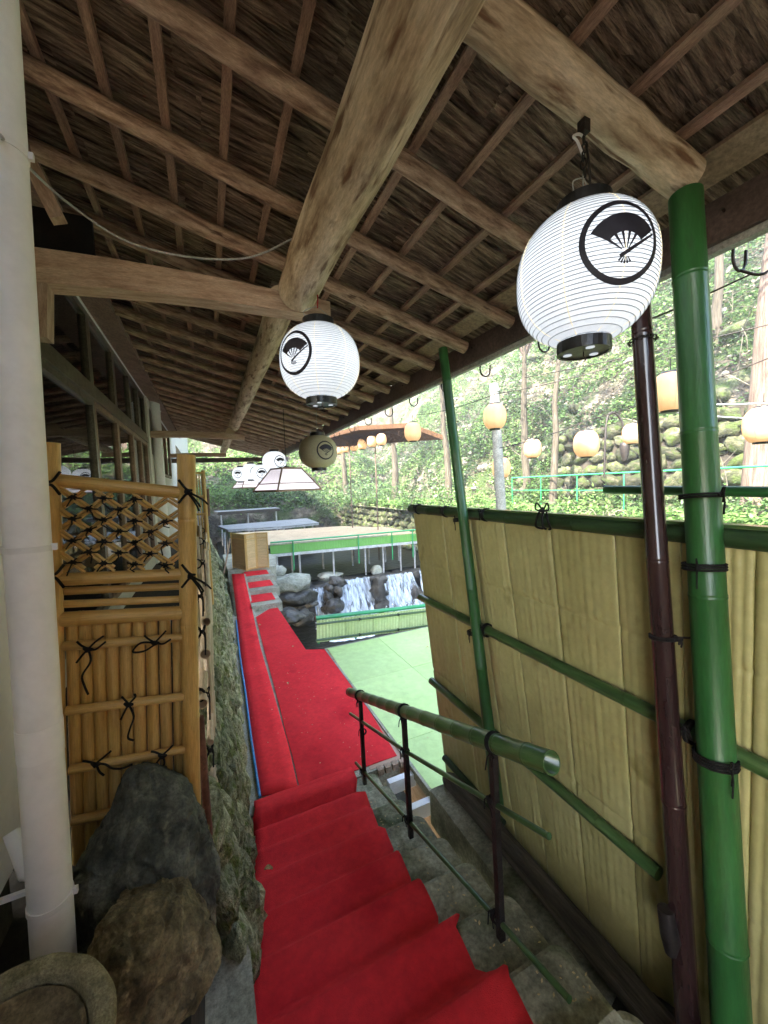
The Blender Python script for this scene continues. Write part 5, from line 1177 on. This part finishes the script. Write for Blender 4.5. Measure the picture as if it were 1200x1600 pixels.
for k, (px, py, d, r, h, lab, c) in enumerate(bb):
    q = far(px, py, d); shrub(lab, (q.x, q.y, max(-1.9, g(q.x, q.y)) - .1), r, h, (m_foil, m_foil2, m_foil3)[c], 300 + k, 900)
# ground cover and litter on the hillside: uncountable leaves
random.seed(44)
def cover(n, mat, name, label, cat, smin, smax, fr, th, xr, yr, seed, up_=.25, zoff=.05, zmax=14):
    def gen():
        c = 0
        while c < n:
            x, y = U(*xr), U(*yr)
            if noise.noise(V((x * fr, y * fr, seed))) + .35 * noise.noise(V((x * fr * 4, y * fr * 4, seed))) < th: continue
            z = max(-1.33 if x > 9.3 else -9, hill_z(x, y))
            if z < -1.9 or z > zmax: continue
            c += 1; s_ = U(smin, smax); d = V((U(-1, .4), U(-1, 1), U(-.8, .3))).normalized()
            yield V((x, y, z + U(0, up_) + zoff)), d, d.cross(V((U(-.7, .5), U(-.6, .6), 1))).normalized(), s_, s_ * .36
    mb = MB(); mb.leafs(gen()); o = mb.build(name, mat); o['kind'] = 'stuff'; o['label'] = label; o['category'] = cat
cover(46000, m_foil2, 'undergrowth', 'bright green undergrowth covering the far hillside', 'undergrowth', .10, .24, .35, .02, (9.4, 27), (-6, 34), 1, .45)
cover(26000, m_foil, 'moss_clumps', 'dark green mossy growth on the far hillside', 'moss', .08, .20, .28, .08, (13, 30), (-4, 38), 12, .20)
cover(16000, m_foil2, 'valley_undergrowth', 'green growth over the slope at the head of the valley', 'undergrowth', .15, .35, .2, -.15, (-10, 14), (28.5, 50), 7, .9)
cover(16000, m_litter, 'leaf_litter', 'dry brown leaf litter lying on the hillside', 'leaf litter', .08, .18, .4, -.1, (9.4, 26), (-6, 30), 30, .06, .02)
cover(9000, m_foil2, 'bank_plants', 'short bright plants growing on the far bank beside the path', 'ground plants', .07, .16, .7, .02, (9.4, 13.2), (-2, 26), 19, .25)
# rocks scattered on the hillside
random.seed(52)
hr_ = [(705, 620), (838, 560), (860, 590), (900, 640), (930, 600), (960, 560), (735, 700), (860, 720), (1120, 620), (1150, 520), (1100, 470), (1030, 560)]
places = ['right of the slim green post', 'below the big lantern, left side', 'below the big lantern, right side', 'above the street lamp', 'left of the dark pole, upper', 'touching the dark pole, highest',
          'over the lowest warm lantern', 'between two warm lanterns above the railing', 'right of the thick green post, middle', 'near the right edge, upper', 'right of the thick green post, highest', 'between the dark pole and the green post']
for k, (px, py) in enumerate(hr_):
    r = ray(px, py).normalized(); t = 9.0
    while t < 40 and (r * t).z > (hill_z((r * t).x, (r * t).y) if (r * t).x > 9.3 else -1.4): t += .15
    p = r * t; boulder('pale grey rock on the hillside ' + places[k], p, U(.3, .7), U(.3, .6), U(.2, .45), m_mstone, 400 + k, .3, 18)

random.seed(71)
mb = MB()
for i in range(900):
    x, y = U(13.2, 26), U(-3, 32); z = hill_z(x, y)
    if noise.noise(V((x * .4, y * .4, 66))) < -.05: continue
    r = U(.06, .28) ** 1; c = V((x, y, z)); off = V((i, 0, 0)); n0 = len(mb.v)
    mb.grid(lambda u, v: (lambda d: c + V((d.x * r * 1.3, d.y * r, d.z * r * .8)) * (1 + .5 * noise.noise(d * 1.6 + off)))(V((math.cos(6.2832 * u) * math.cos(3.1416 * (v - .5)), math.sin(6.2832 * u) * math.cos(3.1416 * (v - .5)), math.sin(3.1416 * (v - .5))))), 6, 4, False)
mb.build('scree', m_scree, kind='stuff', label='loose grey stones scattered over the far hillside', category='stones')
mb = MB()
for i in range(260):
    x, y = U(12.8, 24), U(-3, 30); p = V((x, y, hill_z(x, y))); d = V((U(-1, .2), U(-1, 1), U(.2, 1.6))).normalized(); L = U(.6, 1.8)
    q = p + d * L; mb.tube(smooth_path([p, p + d * L * .5 + V((U(-.1, .1), U(-.1, .1), 0)), q], 3), [.02] * 3 + [.013] * 3 + [.006], 5)
    for k in range(3): e = p.lerp(q, U(.4, .9)); mb.tube([e, e + (d + V((U(-1, 1), U(-1, 1), U(-.3, .6)))) * U(.15, .4)], [.009, .003], 4)
mb.build('bare_branches', m_twig, kind='stuff', label='bare grey branches and twigs sticking out of the hillside', category='branches')
cover(15000, m_foil3, 'grey_growth', 'grey-green growth between the rocks of the hillside', 'undergrowth', .07, .18, .5, .08, (12.8, 26), (-5, 30), 51, .35)
cover(12000, m_foil, 'wall_moss', 'mossy tufts on the stone wall at the foot of the hillside', 'moss', .05, .13, 1.2, -.1, (12.9, 14.2), (2, 14), 61, .9)

random.seed(123)
mb = MB()
def litter():
    for i in range(260):
        t = random.random()
        if t < .35: k = random.randrange(8); x, y, z = U(.96, 1.2), U(NO[k] - .25, NO[k] - .05), TZ[k] + .002
        elif t < .6: x, y, z = U(.25, 1.45), U(3.3, 5.8), -2.594
        elif t < .8: x, y, z = U(1.65, 3.4), U(2.7, 5.8), -2.592
        else: x, y, z = U(2, 7), U(14.4, 17.5), -1.99
        a = U(0, 6.28); d = V((math.cos(a), math.sin(a), U(0, .25))).normalized(); w = V((-d.y, d.x, U(-.2, .2))).normalized(); yield V((x, y, z)), d, w, U(.008, .022), U(.003, .006)
mb.leafs(litter()); mb.build('fallen_bits', m_dry, kind='stuff', label='scattered dry leaf crumbs on steps, walkway and decks', category='leaf litter')

cover(26000, m_foil, 'hillside_foliage', 'darker leafy growth thickening over the far hillside', 'undergrowth', .10, .24, .3, -.12, (13.4, 28), (-5, 36), 81, .5)
